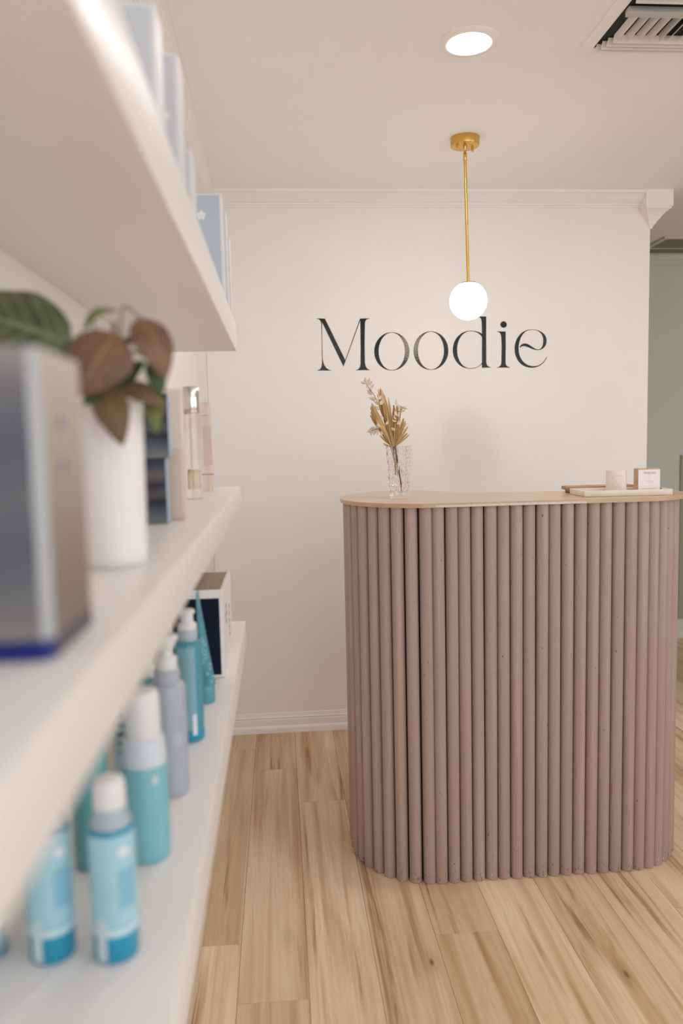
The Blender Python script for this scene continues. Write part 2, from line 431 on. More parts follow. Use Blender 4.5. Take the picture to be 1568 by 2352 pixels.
struct('baseboard_far', extrude_profile('baseboard_far', BASE, (0.6, YH - 0.02, 0), (XR, YH - 0.02, 0), (0, -1, 0)), mat('hallway_trim_paint', (0.66, 0.66, 0.63), 0.4))

# ------------------------------------------------------------------ ceiling fittings
t = thing('ceiling_vent', 'white slatted air diffuser in the ceiling at the top right of the room', 'vent', (0, 0, ZC))
bm = bmesh.new()
for a in ((0.885, 0.921, 1.80, 2.262), (1.285, 1.321, 1.80, 2.262), (0.921, 1.285, 1.80, 1.836), (0.921, 1.285, 2.253, 2.262)):
    box_into(bm, a[0], a[1], a[2], a[3], -0.006, 0, 0.0015, 1)
obj('frame', finish(bm, 'vent_frame', 40), CEIL, t)
obj('backing', box_me('vent_shade_plate', 0.921, 1.285, 1.836, 2.253, -0.002, 0), DARK, t)  # dark plate painted in place of the shaded duct opening
slat = box_me('vent_slat', 0, 0.36, -0.001, 0.001, -0.0075, 0.0075, 0.0006, 1)
for k, y in enumerate((2.240, 2.222, 2.204, 2.186)):
    sc_ = [0.36, 0.352, 0.343, 0.333][k]
    obj('slat', box_me('vent_slat', 0, sc_, -0.001, 0.001, -0.0108, 0.0108, 0.0006, 1), VENTM, t, (0.923 + 0.009 * k, y, -0.0120), (math.radians(38), 0, 0))
vane = box_me('vent_vane', -0.001, 0.001, 2.06, 2.176, -0.010, 0.010, 0.0006, 1)
for k in range(11):
    a = -28 if k < 4 else (-8 if k < 5 else 42)
    obj('vane', vane, VENTM, t, (0.955 + 0.030 * k, 0, -0.0125), (0, math.radians(a), 0))
STEEL = mat('vent_grey_bar', (0.48, 0.47, 0.45), 0.35, vary=0.02)
obj('bar', box_me('vent_bar', 0.925, 1.283, 2.035, 2.060, -0.022, -0.004, 0.003, 2), STEEL, t)
for k, y in enumerate((1.99, 1.96, 1.93, 1.90, 1.87)):
    obj('slat', box_me('vent_slat', 0, 0.36, -0.001, 0.001, -0.010, 0.010, 0.0006, 1), VENTM, t, (0.924, y, -0.0125), (math.radians(40), 0, 0))

ring_me = lathe('trim_ring', [(0.0606, -0.0015), (0.0606, -0.006), (0.064, -0.0075), (0.082, -0.004), (0.0855, -0.0015), (0.0855, 0)], 64, cap=False)
lens_me = lathe('lens', [(0.0602, -0.001), (0.0602, -0.0045), (0.0575, -0.005)], 64)
LENS = mat('lit_lens', (1, 1, 1), 0.5, emit=(1.0, 0.985, 0.965), estr=165.0)
for x, y, lab in ((0.560, 2.240, 'lit round recessed light with a white trim ring in the ceiling before the pendant'),
                  (2.30, 2.240, 'lit round recessed light in the ceiling right of the air diffuser, outside the picture'),
                  (1.50, -0.10, 'lit round recessed light in the ceiling just behind and right of the camera'),
                  (2.30, 0.50, 'lit round recessed light in the ceiling behind the camera to the right'),
                  (0.60, -1.30, 'lit round recessed light in the ceiling behind the camera near the left wall'),
                  (2.30, -1.30, 'lit round recessed light in the ceiling near the shop front behind the camera')):
    t = thing('recessed_light', lab, 'ceiling light', (x, y, ZC), 0, 'recessed lights in the ceiling')
    obj('trim_ring', ring_me, mat('downlight_trim', (0.88, 0.85, 0.83), 0.4), t)
    obj('lens', lens_me, LENS, t)

t = thing('return_air_grille', 'dark mesh return air grille in the hallway ceiling beyond the wall end', 'vent', (2.38, 4.53, ZC))
bm = bmesh.new()
for a in ((-0.19, 0.19, -0.20, -0.172), (-0.19, 0.19, 0.172, 0.20), (-0.19, -0.162, -0.172, 0.172), (0.162, 0.19, -0.172, 0.172)):
    box_into(bm, *a, -0.012, 0, 0.002, 1)
obj('frame', finish(bm, 'grille_frame', 40), mat('grille_frame_white', (0.62, 0.60, 0.56), 0.4), t)
obj('backing', box_me('grille_backing', -0.162, 0.162, -0.172, 0.172, -0.003, 0), mat('grille_dark', (0.13, 0.11, 0.085), 0.8), t)
obj('crossbar', box_me('grille_bar', -0.162, 0.162, 0.045, 0.053, -0.011, -0.003, 0.001, 1), mat('grille_frame_white', (0.62, 0.60, 0.56), 0.4), t)
bm = bmesh.new()
for k in range(40): box_into(bm, -0.162, 0.162, -0.170 + k * 0.0087, -0.1685 + k * 0.0087, -0.008, -0.003)
o = obj('mesh_strips', finish(bm, 'grille_strips'), mat('grille_strip_metal', (0.30, 0.27, 0.22), 0.5), t); o['kind'] = 'stuff'

# pendant lamp
t = thing('pendant_lamp', 'lit white glass globe pendant on a slim brass rod', 'pendant lamp', (0.7155, 2.932, ZC))
cano = obj('canopy', lathe('canopy', [(0.0525, 0), (0.0528, -0.001), (0.0528, -0.0275), (0.0520, -0.0295), (0.050, -0.030)], 64), BRASS, t)
for a in (PI + 0.35, 0.35):
    x, y = 0.034 * math.cos(a), 0.034 * math.sin(a)
    bm = bmesh.new(); lathe_into(bm, [(0.0046, -0.030), (0.0046, -0.0365), (0.0040, -0.0366), (0.0040, -0.039), (0.0046, -0.0391), (0.0046, -0.0435), (0.004, -0.0445)], 16)
    obj('finial_nut', finish(bm, 'finial_nut', 40), BRASS, cano, (x, y, 0))
obj('swivel', lathe('swivel', [(0.0075, -0.030), (0.0072, -0.034), (0.0045, -0.043), (0.0035, -0.045), (0.0052, -0.047), (0.0035, -0.049), (0.0066, -0.055), (0.0066, -0.077), (0.0063, -0.0775), (0.0063, -0.080), (0.0055, -0.0805)], 24), BRASS, t)
tilt = 0.009
obj('rod', tube('rod', [(0, 0, -0.078), (tilt, 0, -0.524)], 0.0052, 20), BRASS, t)
obj('globe_cap', lathe('globe_cap', [(0.0061, 0.006), (0.0061, 0.004), (0.030, 0.0035), (0.032, 0.0005), (0.0315, -0.001)], 40), BRASS, t, (tilt, 0, -0.524))
prof = []
R_ = 0.0702
for k in range(25):
    a = math.radians(63 - (63 + 89.5) * k / 24)
    prof.append((R_ * math.cos(a), R_ * math.sin(a)))
GLOBE = mat('lit_opal_glass', (1, 1, 1), 0.3, emit=(1.0, 0.87, 0.72), estr=13.0)
obj('globe', lathe('globe', prof, 56, smooth=60), GLOBE, t, (tilt, 0, -0.524 - R_ * math.sin(math.radians(63)) - 0.0005))
LETTERS = [
 ["31,2330 399,2311 1281,454 1992,2300 2414,2307 2409,2288 2371,2283 2337,2274 2308,2262 2283,2246 2263,2227 2246,2205 2233,2179 2223,2149 2216,2116 2212,2079 2178,1130 2175,345 2179,290 2188,238 2202,190 2219,146 2240,107 2264,73 2292,45 2323,23 2357,8 2394,0 2393,-15 1763,-9 1763,6 1804,12 1840,24 1872,43 1899,67 1923,97 1943,134 1958,177 1969,227 1977,283 1980,347 1995,1132 2002,2222 1296,417 1195,160 264,2154 252,1376 252,558 260,470 275,388 297,311 326,240 361,178 402,123 450,78 504,43 564,19 629,7 629,-8 3,2 4,17 46,25 84,40 116,60 143,86 166,118 184,156 198,200 209,251 216,308 221,372 233,1376 228,2080 223,2122 215,2160 204,2194 189,2223 171,2248 150,2269 125,2285 97,2298 66,2307 30,2311"],
 ["4234,805 4222,670 4190,538 4139,413 4071,299 3987,196 3888,110 3778,40 3659,-10 3535,-40 3407,-49 3280,-36 3157,-3 3040,51 2933,123 2838,213 2757,317 2693,433 2646,559 2619,691 2611,825 2624,960 2656,1091 2707,1215 2775,1329 2859,1430 2957,1516 3066,1585 3184,1636 3308,1666 3435,1675 3561,1663 3684,1630 3801,1577 3909,1506 4004,1417 4085,1313 4150,1197 4197,1072 4225,940",
  "4026,807 4017,675 3992,547 3954,424 3903,312 3839,212 3765,127 3683,58 3594,9 3501,-21 3406,-30 3311,-18 3219,14 3132,66 3052,137 2981,224 2921,326 2873,439 2839,562 2819,691 2814,823 2824,954 2848,1082 2887,1204 2938,1316 3001,1415 3075,1500 3157,1568 3245,1617 3338,1647 3433,1656 3527,1645 3619,1613 3706,1562 3786,1492 3857,1405 3917,1304 3965,1191 4000,1068 4020,939"],
 ["6037,816 6026,679 5995,546 5945,419 5877,303 5793,200 5695,112 5586,41 5468,-10 5344,-40 5217,-49 5090,-36 4967,-2 4850,52 4742,125 4647,216 4566,321 4501,439 4455,566 4427,700 4419,836 4430,973 4462,1105 4512,1231 4579,1346 4663,1449 4760,1536 4869,1606 4986,1657 5110,1688 5236,1697 5362,1685 5485,1652 5602,1598 5709,1526 5805,1436 5887,1331 5952,1213 6000,1086 6028,953",
  "5834,818 5826,685 5802,555 5764,432 5713,318 5651,217 5577,131 5495,62 5407,12 5314,-18 5219,-27 5124,-15 5032,17 4945,70 4865,141 4793,229 4733,332 4685,447 4650,570 4630,701 4624,834 4633,967 4657,1096 4695,1219 4746,1332 4808,1432 4881,1518 4963,1586 5051,1636 5143,1666 5238,1676 5332,1664 5424,1632 5511,1580 5591,1510 5663,1422 5723,1320 5772,1206 5807,1082 5828,952"],
 ["7465,2337 7811,2338 7807,1363 7806,266 7812,223 7822,184 7837,151 7856,122 7878,97 7903,76 7931,60 7961,48 7992,40 8025,35 8024,20 7601,14 7612,1365 7604,2062 7600,2105 7594,2144 7586,2180 7576,2211 7564,2239 7549,2263 7532,2283 7513,2299 7490,2311 7465,2318",
  "7628,1546 7586,1576 7540,1602 7491,1625 7440,1645 7386,1662 7329,1676 7270,1687 7210,1695 7148,1700 7084,1703 6943,1693 6810,1661 6689,1610 6579,1541 6483,1455 6401,1354 6334,1240 6285,1114 6254,979 6242,835 6251,697 6280,566 6327,443 6391,332 6471,232 6564,146 6671,76 6789,24 6917,-10 7054,-23 7123,-21 7189,-14 7254,-2 7315,15 7374,37 7430,63 7483,94 7532,129 7579,169 7622,212 7622,276 7589,225 7550,179 7504,138 7453,101 7396,70 7335,44 7270,24 7201,10 7129,2 7054,0 6951,12 6855,43 6766,93 6686,161 6616,244 6556,341 6508,452 6472,575 6451,709 6444,852 6453,989 6477,1119 6514,1239 6565,1348 6627,1444 6701,1526 6784,1592 6876,1641 6976,1671 7084,1680 7158,1676 7228,1665 7295,1647 7357,1624 7414,1595 7467,1561 7515,1523 7558,1480 7596,1434 7628,1384"],
 ["8320,1659 8723,1651 8726,974 8712,253 8717,210 8725,172 8738,139 8754,110 8774,85 8797,65 8824,49 8855,36 8888,28 8924,22 8924,3 8299,12 8299,27 8340,33 8377,43 8409,57 8437,75 8460,97 8480,122 8495,150 8506,182 8513,218 8516,256 8533,976 8519,1355 8514,1409 8506,1456 8495,1498 8481,1535 8464,1566 8442,1591 8418,1612 8389,1627 8357,1638 8320,1644",
  "8779,1963 8773,1925 8758,1890 8734,1860 8702,1837 8665,1823 8626,1818 8586,1823 8549,1838 8518,1862 8494,1893 8479,1928 8473,1967 8479,2004 8494,2040 8518,2070 8550,2093 8587,2107 8626,2112 8666,2106 8703,2091 8734,2068 8758,2037 8773,2001"],
 ["10674,470 10639,388 10594,311 10540,239 10477,175 10406,118 10327,70 10241,31 10150,2 10052,-15 9950,-20 9810,-7 9681,27 9563,79 9457,149 9365,236 9287,336 9225,450 9179,576 9151,711 9142,855 9152,1004 9182,1143 9229,1271 9293,1386 9373,1487 9466,1573 9571,1642 9688,1692 9814,1723 9948,1732 10071,1724 10185,1704 10288,1673 10381,1631 10461,1579 10529,1520 10583,1453 10623,1379 10647,1300 10656,1216 10651,1139 10635,1069 10611,1005 10577,948 10536,899 10487,858 10433,826 10372,803 10307,788 10238,784 10158,790 10083,804 10012,824 9946,849 9882,876 9821,903 9762,928 9703,950 9645,966 9587,975 9563,974 9541,973 9519,969 9498,964 9479,958 9460,950 9443,941 9426,929 9411,916 9398,901 9382,913 9389,945 9402,974 9419,1001 9441,1025 9465,1046 9493,1064 9524,1078 9557,1088 9591,1094 9626,1096 9695,1087 9761,1066 9825,1034 9888,996 9949,955 10009,914 10070,876 10131,845 10193,823 10257,814 10303,819 10343,834 10379,858 10410,890 10437,930 10459,977 10476,1030 10488,1088 10495,1151 10498,1218 10491,1306 10473,1386 10444,1458 10404,1523 10353,1578 10291,1625 10220,1662 10138,1690 10048,1707 9948,1713 9843,1704 9745,1674 9655,1626 9575,1559 9504,1476 9444,1378 9396,1265 9360,1139 9338,1001 9331,853 9340,715 9366,588 9409,472 9467,369 9537,278 9620,201 9713,139 9815,93 9925,64 10041,52 10127,56 10207,70 10282,94 10351,127 10414,168 10473,216 10526,271 10573,331 10616,397 10654,467"]]

# ------------------------------------------------------------------ lettering on the wall
def filled(name, contours, depth):
    cu = bpy.data.curves.new(name, 'CURVE'); cu.dimensions = '2D'; cu.fill_mode = 'BOTH'; cu.extrude = depth / 2
    for c in contours:
        s = cu.splines.new('POLY'); s.points.add(len(c) - 1); s.use_cyclic_u = True
        for p, (x, y) in zip(s.points, c): p.co = (x, y, 0, 1)
    o = bpy.data.objects.new(name, cu); COL.objects.link(o)
    me = bpy.data.meshes.new_from_object(o.evaluated_get(bpy.context.evaluated_depsgraph_get()))
    bpy.data.objects.remove(o); bpy.data.curves.remove(cu)
    return me
def text_me(txt, size, depth=0.0002, spacing=1.0):
    cu = bpy.data.curves.new('text', 'FONT'); cu.body = txt; cu.size = size; cu.extrude = depth; cu.align_x = 'CENTER'; cu.space_character = spacing
    o = bpy.data.objects.new('text', cu); COL.objects.link(o)
    me = bpy.data.meshes.new_from_object(o.evaluated_get(bpy.context.evaluated_depsgraph_get()))
    bpy.data.objects.remove(o); bpy.data.curves.remove(cu)
    return me
def join_me(name, parts):
    """parts: (mesh, matrix) joined into one mesh"""
    bm = bmesh.new()
    for me, mx in parts:
        n0 = len(bm.verts); bm.from_mesh(me); bm.verts.ensure_lookup_table()
        bmesh.ops.transform(bm, matrix=mx, verts=bm.verts[n0:])
    out = bpy.data.meshes.new(name); bm.to_mesh(out); bm.free(); return out

VINYL = bpy.data.materials.new('glossy_black_vinyl'); VINYL.use_nodes = True
nt = VINYL.node_tree; N = nt.nodes; L = nt.links; b = N['Principled BSDF']
b.inputs['Base Color'].default_value = (0.004, 0.004, 0.004, 1); b.inputs['Roughness'].default_value = 0.11
b.inputs['Specular IOR Level'].default_value = 0.36
tc = N.new('ShaderNodeTexCoord'); mp = N.new('ShaderNodeMapping'); mp.inputs['Scale'].default_value = (40, 110, 1); mp.inputs['Rotation'].default_value = (0, 0, 0.4)
no = N.new('ShaderNodeTexNoise'); no.inputs['Scale'].default_value = 1.6; no.inputs['Detail'].default_value = 3; no.inputs['Distortion'].default_value = 0.6
bp = N.new('ShaderNodeBump'); bp.inputs['Strength'].default_value = 0.35; bp.inputs['Distance'].default_value = 0.0012
L.new(tc.outputs['Object'], mp.inputs[0]); L.new(mp.outputs[0], no.inputs['Vector']); L.new(no.outputs['Fac'], bp.inputs['Height'])
L.new(bp.outputs['Normal'], b.inputs['Normal'])
sign = thing('wall_lettering', 'glossy black lettering reading Moodie on the white back wall', 'sign', (0.186, YB - 0.0006, 1.68))
sign.rotation_euler = (PI / 2, 0, 0)
for idx, cs in enumerate(LETTERS):
    cs = [[tuple(float(q) / 10000 for q in p.split(',')) for p in c.split()] for c in cs]
    groups = [cs] if idx in (1, 2) else [[c] for c in cs]
    parts = [(filled('letter', g, 0.001), Matrix.Translation((0, 0, 0.00003 * k))) for k, g in enumerate(groups)]
    obj('letter', join_me('letter', parts), VINYL, sign)

# ------------------------------------------------------------------ reception desk
desk = thing('reception_desk', 'mauve reception counter faced with upright round dowels, rounded ends', 'counter', (0.72, 2.45, 0))
DX, DY = 0.72, 2.45
TOPZ = 1.176
DOWEL = painted_dowel()
# outline of the dowel fronts, clockwise from back left
def arc(cx, cy, r, a0, a1, n):
    return [(cx + r * math.cos(math.radians(a0 + (a1 - a0) * k / n)), cy + r * math.sin(math.radians(a0 + (a1 - a0) * k / n))) for k in range(n + 1)]
left_path = arc(0.458, 2.560, 0.250, 110, 180, 16) + arc(0.458, 2.498, 0.251, 180, 270, 24)
right_path = [(0.458 + 0.006, 2.247), (1.074, 2.247)] + arc(1.074, 2.452, 0.205, -90, 95, 36)
RD = 0.0190
def resample(pts, step):
    out = []; acc = 0.0; nxt = 0.0
    for (x0, y0), (x1, y1) in zip(pts, pts[1:]):
        d = math.hypot(x1 - x0, y1 - y0)
        if d < 1e-6: continue
        while nxt <= acc + d:
            u = (nxt - acc) / d; out.append((x0 + (x1 - x0) * u, y0 + (y1 - y0) * u, math.atan2(y1 - y0, x1 - x0))); nxt += step
        acc += d
    return out
dz = TOPZ - 0.0125
dowel_me = lathe('dowel', [(RD - 0.0012, 0.0008), (RD, 0.003), (RD, dz)], 28)
cent = []
for x, y, a in resample(left_path, 0.0455) + resample(right_path, 0.0394):
    nx, ny = math.sin(a), -math.cos(a)           # outward normal
    cent.append((x - nx * RD, y - ny * RD, nx, ny))
for x, y, nx, ny in cent:
    j = random.uniform(-0.0011, 0.0011)
    o = obj('dowel', dowel_me, DOWEL, desk, (x - DX + nx * j, y - DY + ny * j, 0), (random.uniform(-0.0012, 0.0012), random.uniform(-0.0012, 0.0012), random.random() * 6))
    s = random.uniform(0.99, 1.022); o.scale = (s, s, 1)
body = [(x - nx * 0.010 - DX, y - ny * 0.010 - DY) for x, y, nx, ny in cent]
obj('carcass', prism_me('carcass', body, 0.004, dz - 0.001), mat('dark_brown_board', (0.055, 0.03, 0.018), 0.7, vary=0.2, scale=20, stretch=(1, 1, 0.2)), desk)
TOP = mat('tan_lacquered_top', (0.525, 0.36, 0.235), 0.32, vary=0.07, scale=14, stretch=(0.25, 3, 1), coat=0.25, bump=0.08, bscale=60)
outl = [(0.460, 2.236), (0.760, 2.236), (1.069, 2.236), (1.163, 2.252), (1.236, 2.298), (1.284, 2.368), (1.301, 2.45), (1.284, 2.53), (1.223, 2.578), (1.118, 2.588), (0.950, 2.588), (0.780, 2.60),
        (0.660, 2.635), (0.585, 2.70), (0.530, 2.78), (0.455, 2.825), (0.360, 2.812), (0.270, 2.745), (0.215, 2.64), (0.196, 2.54), (0.207, 2.44), (0.250, 2.345), (0.325, 2.272), (0.395, 2.242)]
poly = [(p.x - DX, p.y - DY) for p in catmull(outl, 5)]
obj('countertop', prism_me('countertop', poly, dz, TOPZ, 0.0045, seg=3), TOP, desk)
strip = obj('edge_strip', box_me('edge_strip', 0.452 - DX, 0.905 - DX, 2.2348 - DY, 2.2375 - DY, TOPZ - 0.0122, TOPZ - 0.0058, 0.0005, 1), mat('pale_primer', (0.66, 0.60, 0.57), 0.6, vary=0.12, scale=60), desk)
strip['label'] = 'pale unpainted strip along the front edge of the top'

# ------------------------------------------------------------------ cut glass vase
GLASS = mat('clear_cut_glass', (0.985, 0.975, 0.97), 0.015, vary=0.0, trans=1.0, ior=1.27)
vase = thing('glass_vase', 'clear cut glass square vase holding dried stems on the counter', 'vase', (0.3835, 2.478, TOPZ + 0.0005), math.radians(-25))
VH = 0.166
def vase_me():
    bm = bmesh.new()
    def half(z): return 0.0248 + (0.0332 - 0.0248) * z / VH
    rows, cols = 12, 5
    z0 = 0.012
    for f in range(4):
        R = Matrix.Rotation(f * PI / 2, 4, 'Z')
        def P(u, z, out=0.0): return R @ Vector((half(z) * (2 * u - 1), -half(z) - out, z))
        grid = {}
        for r in range(rows + 1):
            for c in range(cols + 1):
                grid[r, c] = bm.verts.new(P(c / cols, z0 + (VH - z0) * r / rows))
        for r in range(rows):
            for c in range(cols):
                a, b2, c2, d2 = grid[r, c], grid[r, c + 1], grid[r + 1, c + 1], grid[r + 1, c]
                u0, u1 = (c + 0.13) / cols, (c + 0.87) / cols
                zz0 = z0 + (VH - z0) * (r + 0.13) / rows; zz1 = z0 + (VH - z0) * (r + 0.87) / rows
                o0, o1 = (0.0014, 0.0006) if (r + c) % 2 else (0.0006, 0.0014)
                ins = [bm.verts.new(P(u0, zz0, o0)), bm.verts.new(P(u1, zz0, o0)), bm.verts.new(P(u1, zz1, o1)), bm.verts.new(P(u0, zz1, o1))]
                out = [a, b2, c2, d2]
                for q in range(4): bm.faces.new((out[q], out[(q + 1) % 4], ins[(q + 1) % 4], ins[q]))
                bm.faces.new(ins)
        # plain foot
        lo = [bm.verts.new(P(c / cols, 0.0)) for c in range(cols + 1)]
        for c in range(cols): bm.faces.new((lo[c], lo[c + 1], grid[0, c + 1], grid[0, c]))
    bmesh.ops.remove_doubles(bm, verts=bm.verts, dist=1e-5)
    wt = 0.0045
    def ring(h, z): return [bm.verts.new(Vector((sx * h, sy * h, z))) for sx, sy in ((-1, -1), (1, -1), (1, 1), (-1, 1))]
    rin = [ring(half(z) - wt, z) for z in (0.016, 0.06, 0.11, VH)]
    for A, B in zip(rin, rin[1:]):
        for q in range(4): bm.faces.new((A[q], B[q], B[(q + 1) % 4], A[(q + 1) % 4]))
    bm.faces.new(rin[0])
    # rim: join outer top loops to inner ring
    top = sorted([v for v in bm.verts if abs(v.co.z - VH) < 1e-6 and v not in rin[-1]], key=lambda v: math.atan2(v.co.y, v.co.x))
    inn = sorted(rin[-1], key=lambda v: math.atan2(v.co.y, v.co.x))
    for i, v in enumerate(top):
        w = top[(i + 1) % len(top)]
        ci = min(inn, key=lambda q: (q.co - v.co).length); cj = min(inn, key=lambda q: (q.co - w.co).length)
        bm.faces.new((v, w, ci)) if ci is cj else bm.faces.new((v, w, cj, ci))
    # underside
    bot = sorted([v for v in bm.verts if abs(v.co.z) < 1e-6], key=lambda v: math.atan2(v.co.y, v.co.x))
    bm.faces.new(bot)
    return finish(bm, 'vase')
obj('faceted_body', vase_me(), GLASS, vase)

# ------------------------------------------------------------------ dried stems in the vase
STRAW = mat('dried_palm_straw', (0.64, 0.45, 0.21), 0.6, vary=0.25, scale=40, stretch=(1, 1, 0.15))
STRAW2 = mat('dried_palm_dark_straw', (0.50, 0.32, 0.12), 0.6, vary=0.25, scale=40, stretch=(1, 1, 0.15))  # deeper straw tone for every third blade and one stalk
CREAM = mat('bleached_cream_leaf', (0.66, 0.55, 0.44), 0.6, vary=0.1, scale=60)
TWIG = mat('dried_twig', (0.17, 0.10, 0.045), 0.7, vary=0.2, scale=90)
K = 0.000196
VX, VY, VZ = 0.3835, 2.478, TOPZ
MZ = VZ + VH            # mouth height
def vp(zx, zy, dy=0.0): return Vector(((zx - 800) * K, dy, (1250 - zy) * K))   # relative to the middle of the mouth
def blade_me(p0, p1, w, fold=0.25):
    p0, p1 = Vector(p0), Vector(p1); d = (p1 - p0); n = 7
    side = d.cross(Vector((0, 1, 0))).normalized(); out = Vector((0, -1, 0))
    tw = random.uniform(-0.4, 0.4); side = (Matrix.Rotation(tw, 3, d.normalized()) @ side); out = side.cross(d).normalized()
    bm = bmesh.new(); rows = []
    for k in range(n + 1):
        u = k / n
        ww = w * (0.35 + 0.65 * min(1, u * 2.2)) * (1.0 if u < 0.86 else max(0.42, (1 - u) / 0.14))
        c = p0 + d * u + out * (0.004 * math.sin(PI * u))
        rows.append([bm.verts.new(c - side * ww / 2), bm.verts.new(c + out * ww * fold), bm.verts.new(c + side * ww / 2), bm.verts.new(c + out * (ww * fold - 0.0006))])
    for A, B in zip(rows, rows[1:]):
        for q in range(4): bm.faces.new((A[q], A[(q + 1) % 4], B[(q + 1) % 4], B[q]))
    bm.faces.new(rows[0]); bm.faces.new(rows[-1])
    return finish(bm, 'blade', 30)
def palm(name, label, base, foot, tips, dy):
    o = thing(name, label, 'dried leaf', (VX, VY, MZ), 0, 'dried palm leaves in the glass vase')
    st = obj('stalk', tube('stalk', [foot, (Vector(foot) + base) / 2 + Vector((0.002, 0, 0)), base], 0.0021, 8), TWIG if dy else STRAW2, o)
    for q, (zx, zy, w, my) in enumerate(tips):
        tip = vp(zx, zy, dy + my)
        b0 = base + Vector((random.uniform(-0.003, 0.003), random.uniform(-0.003, 0.003), 0))
        obj('blade', blade_me(b0, tip, w), STRAW if q % 3 else STRAW2, st)
palm('dried_palm_leaf', 'tall straw coloured dried palm leaf leaning left in the glass vase', vp(705, 1262, -0.004), vp(745, 1700, 0.002),
     [(505, 318, .009, -.01), (552, 395, .008, 0), (465, 400, .008, .008), (480, 320, .006, .01), (360, 555, .009, -.012), (342, 622, .009, -.004), (346, 738, .009, .01), (400, 640, .008, .02),
      (650, 462, .008, .012), (480, 1068, .008, -.015), (532, 1200, .007, -.01), (520, 900, .008, -.02), (590, 960, .008, .02), (430, 700, .010, -.02), (600, 720, .008, -.016), (500, 330, .010, -.006), (528, 345, .010, -.012), (565, 415, .009, -.005), (540, 520, .010, -.016), (350, 590, .010, -.008), (385, 610, .010, -.016), (350, 690, .010, 0), (440, 820, .010, -.012), (490, 900, .010, -.02)], 0.0)
palm('dried_palm_leaf', 'shorter straw coloured dried palm leaf fanning to the right in the glass vase', vp(740, 1262, 0.006), vp(845, 2010, 0.004),
     [(735, 580, .008, .008), (782, 560, .008, .0), (848, 640, .008, .012), (892, 798, .008, .006), (905, 842, .008, -.012), (942, 935, .007, -.016), (940, 1040, .006, -.01), (986, 1060, .006, 0),
      (700, 700, .007, -.01), (760, 760, .007, -.016), (820, 800, .008, .018), (690, 800, .008, .016), (840, 960, .008, -.02), (880, 1000, .007, .016), (660, 520, .008, .01), (720, 640, .009, -.004), (800, 640, .008, -.01), (870, 830, .008, -.006), (800, 900, .009, -.018), (740, 880, .009, -.02)], 0.004)
def leaflet_me():
    bm = bmesh.new(); n = 6; rows = []
    for k in range(n + 1):
        u = k / n; w = 0.0036 * math.sin(PI * min(0.985, u ** 0.8 + 0.012)) + 0.0002
        c = Vector((0, 0.0022 * math.sin(PI * u), 0.0135 * u))
        rows.append([bm.verts.new(c + Vector((-w, 0.0008, 0))), bm.verts.new(c + Vector((0, -0.0007, 0))), bm.verts.new(c + Vector((w, 0.0008, 0))), bm.verts.new(c + Vector((0, 0.0001, 0)))])
    for A, B in zip(rows, rows[1:]):
        for q in range(4): bm.faces.new((A[q], A[(q + 1) % 4], B[(q + 1) % 4], B[q]))
    bm.faces.new(rows[0]); bm.faces.new(rows[-1])
    return finish(bm, 'leaflet', 60)
LEAFLET = leaflet_me()
def sprig(label, pts, leaves, stem_mat=TWIG):
    o = thing('dried_leaf_sprig', label, 'dried sprig', (VX, VY, MZ), 0, 'dried cream leaf sprigs in the glass vase')
    st = obj('stem', tube('stem', [p for p in catmull(pts, 4, False)], 0.0009, 6), stem_mat, o)
    for zx, zy, ang, s, dy in leaves:            # ang: direction in the picture plane, degrees, 90 = up
        a = math.radians(ang)
        R = Matrix.Rotation(PI / 2 - a, 4, 'Y') @ Matrix.Rotation(random.uniform(-0.9, 0.9), 4, 'Z')
        l = obj('leaf', LEAFLET, CREAM, st, vp(zx, zy, dy)); l.rotation_euler = R.to_euler(); l.scale = (s, s, s)
sprig('tall cream dried sprig leaning left above the palm leaves in the glass vase',
      [vp(740, 1640, -.002), vp(690, 1262, -.006), vp(560, 850, -.012), vp(430, 480, -.016), vp(330, 330, -.016), vp(270, 230, -.014)],
      [(270, 235, 100, 1.5, -.014), (268, 235, 160, 1.3, -.014), (285, 240, 65, 1.5, -.015), (300, 270, 45, 1.5, -.016), (330, 325, 50, 1.5, -.016), (325, 335, 130, 1.2, -.016), (350, 385, 75, 1.8, -.015),
       (370, 410, 140, 1.6, -.017), (370, 415, 160, 1.2, -.017), (420, 440, 110, 1.0, -.014), (430, 500, 165, 1.8, -.018), (455, 490, 40, 1.6, -.020), (470, 590, 145, 1.6, -.02), (490, 580, 60, 1.7, -.022), (485, 660, 140, 1.5, -.02), (540, 830, 120, 1.4, -.022), (570, 900, 60, 1.2, -.024)])
sprig('short cream dried sprig drooping low on the left side of the glass vase',
      [vp(720, 1500, 0), vp(660, 1262, -.012), vp(560, 1060, -.02), vp(470, 960, -.024), (vp(340, 1000, -.024))],
      [(470, 960, 175, 1.4, -.024), (460, 965, 140, 1.3, -.024), (450, 970, 265, 1.5, -.024), (420, 970, 170, 1.5, -.024), (410, 975, 250, 1.4, -.024), (380, 985, 175, 1.3, -.024), (370, 990, 255, 1.2, -.024), (340, 1000, 190, 1.2, -.024), (345, 1000, 260, 1.1, -.024), (480, 940, 120, 1.3, -.022), (500, 990, 280, 1.2, -.02)])
sprig('upright cream dried sprig in front of the right palm leaf in the glass vase',
      [vp(780, 1750, .002), vp(735, 1262, -.010), vp(745, 950, -.022), vp(770, 760, -.024), vp(770, 600, -.022)],
      [(765, 600, 95, 1.5, -.024), (770, 760, 120, 1.5, -.026), (775, 780, 60, 1.2, -.026), (750, 850, 150, 1.2, -.026), (755, 900, 50, 1.3, -.027), (720, 1000, 145, 1.2, -.028), (745, 820, 110, 1.2, -.026), (770, 680, 70, 1.1, -.024)])
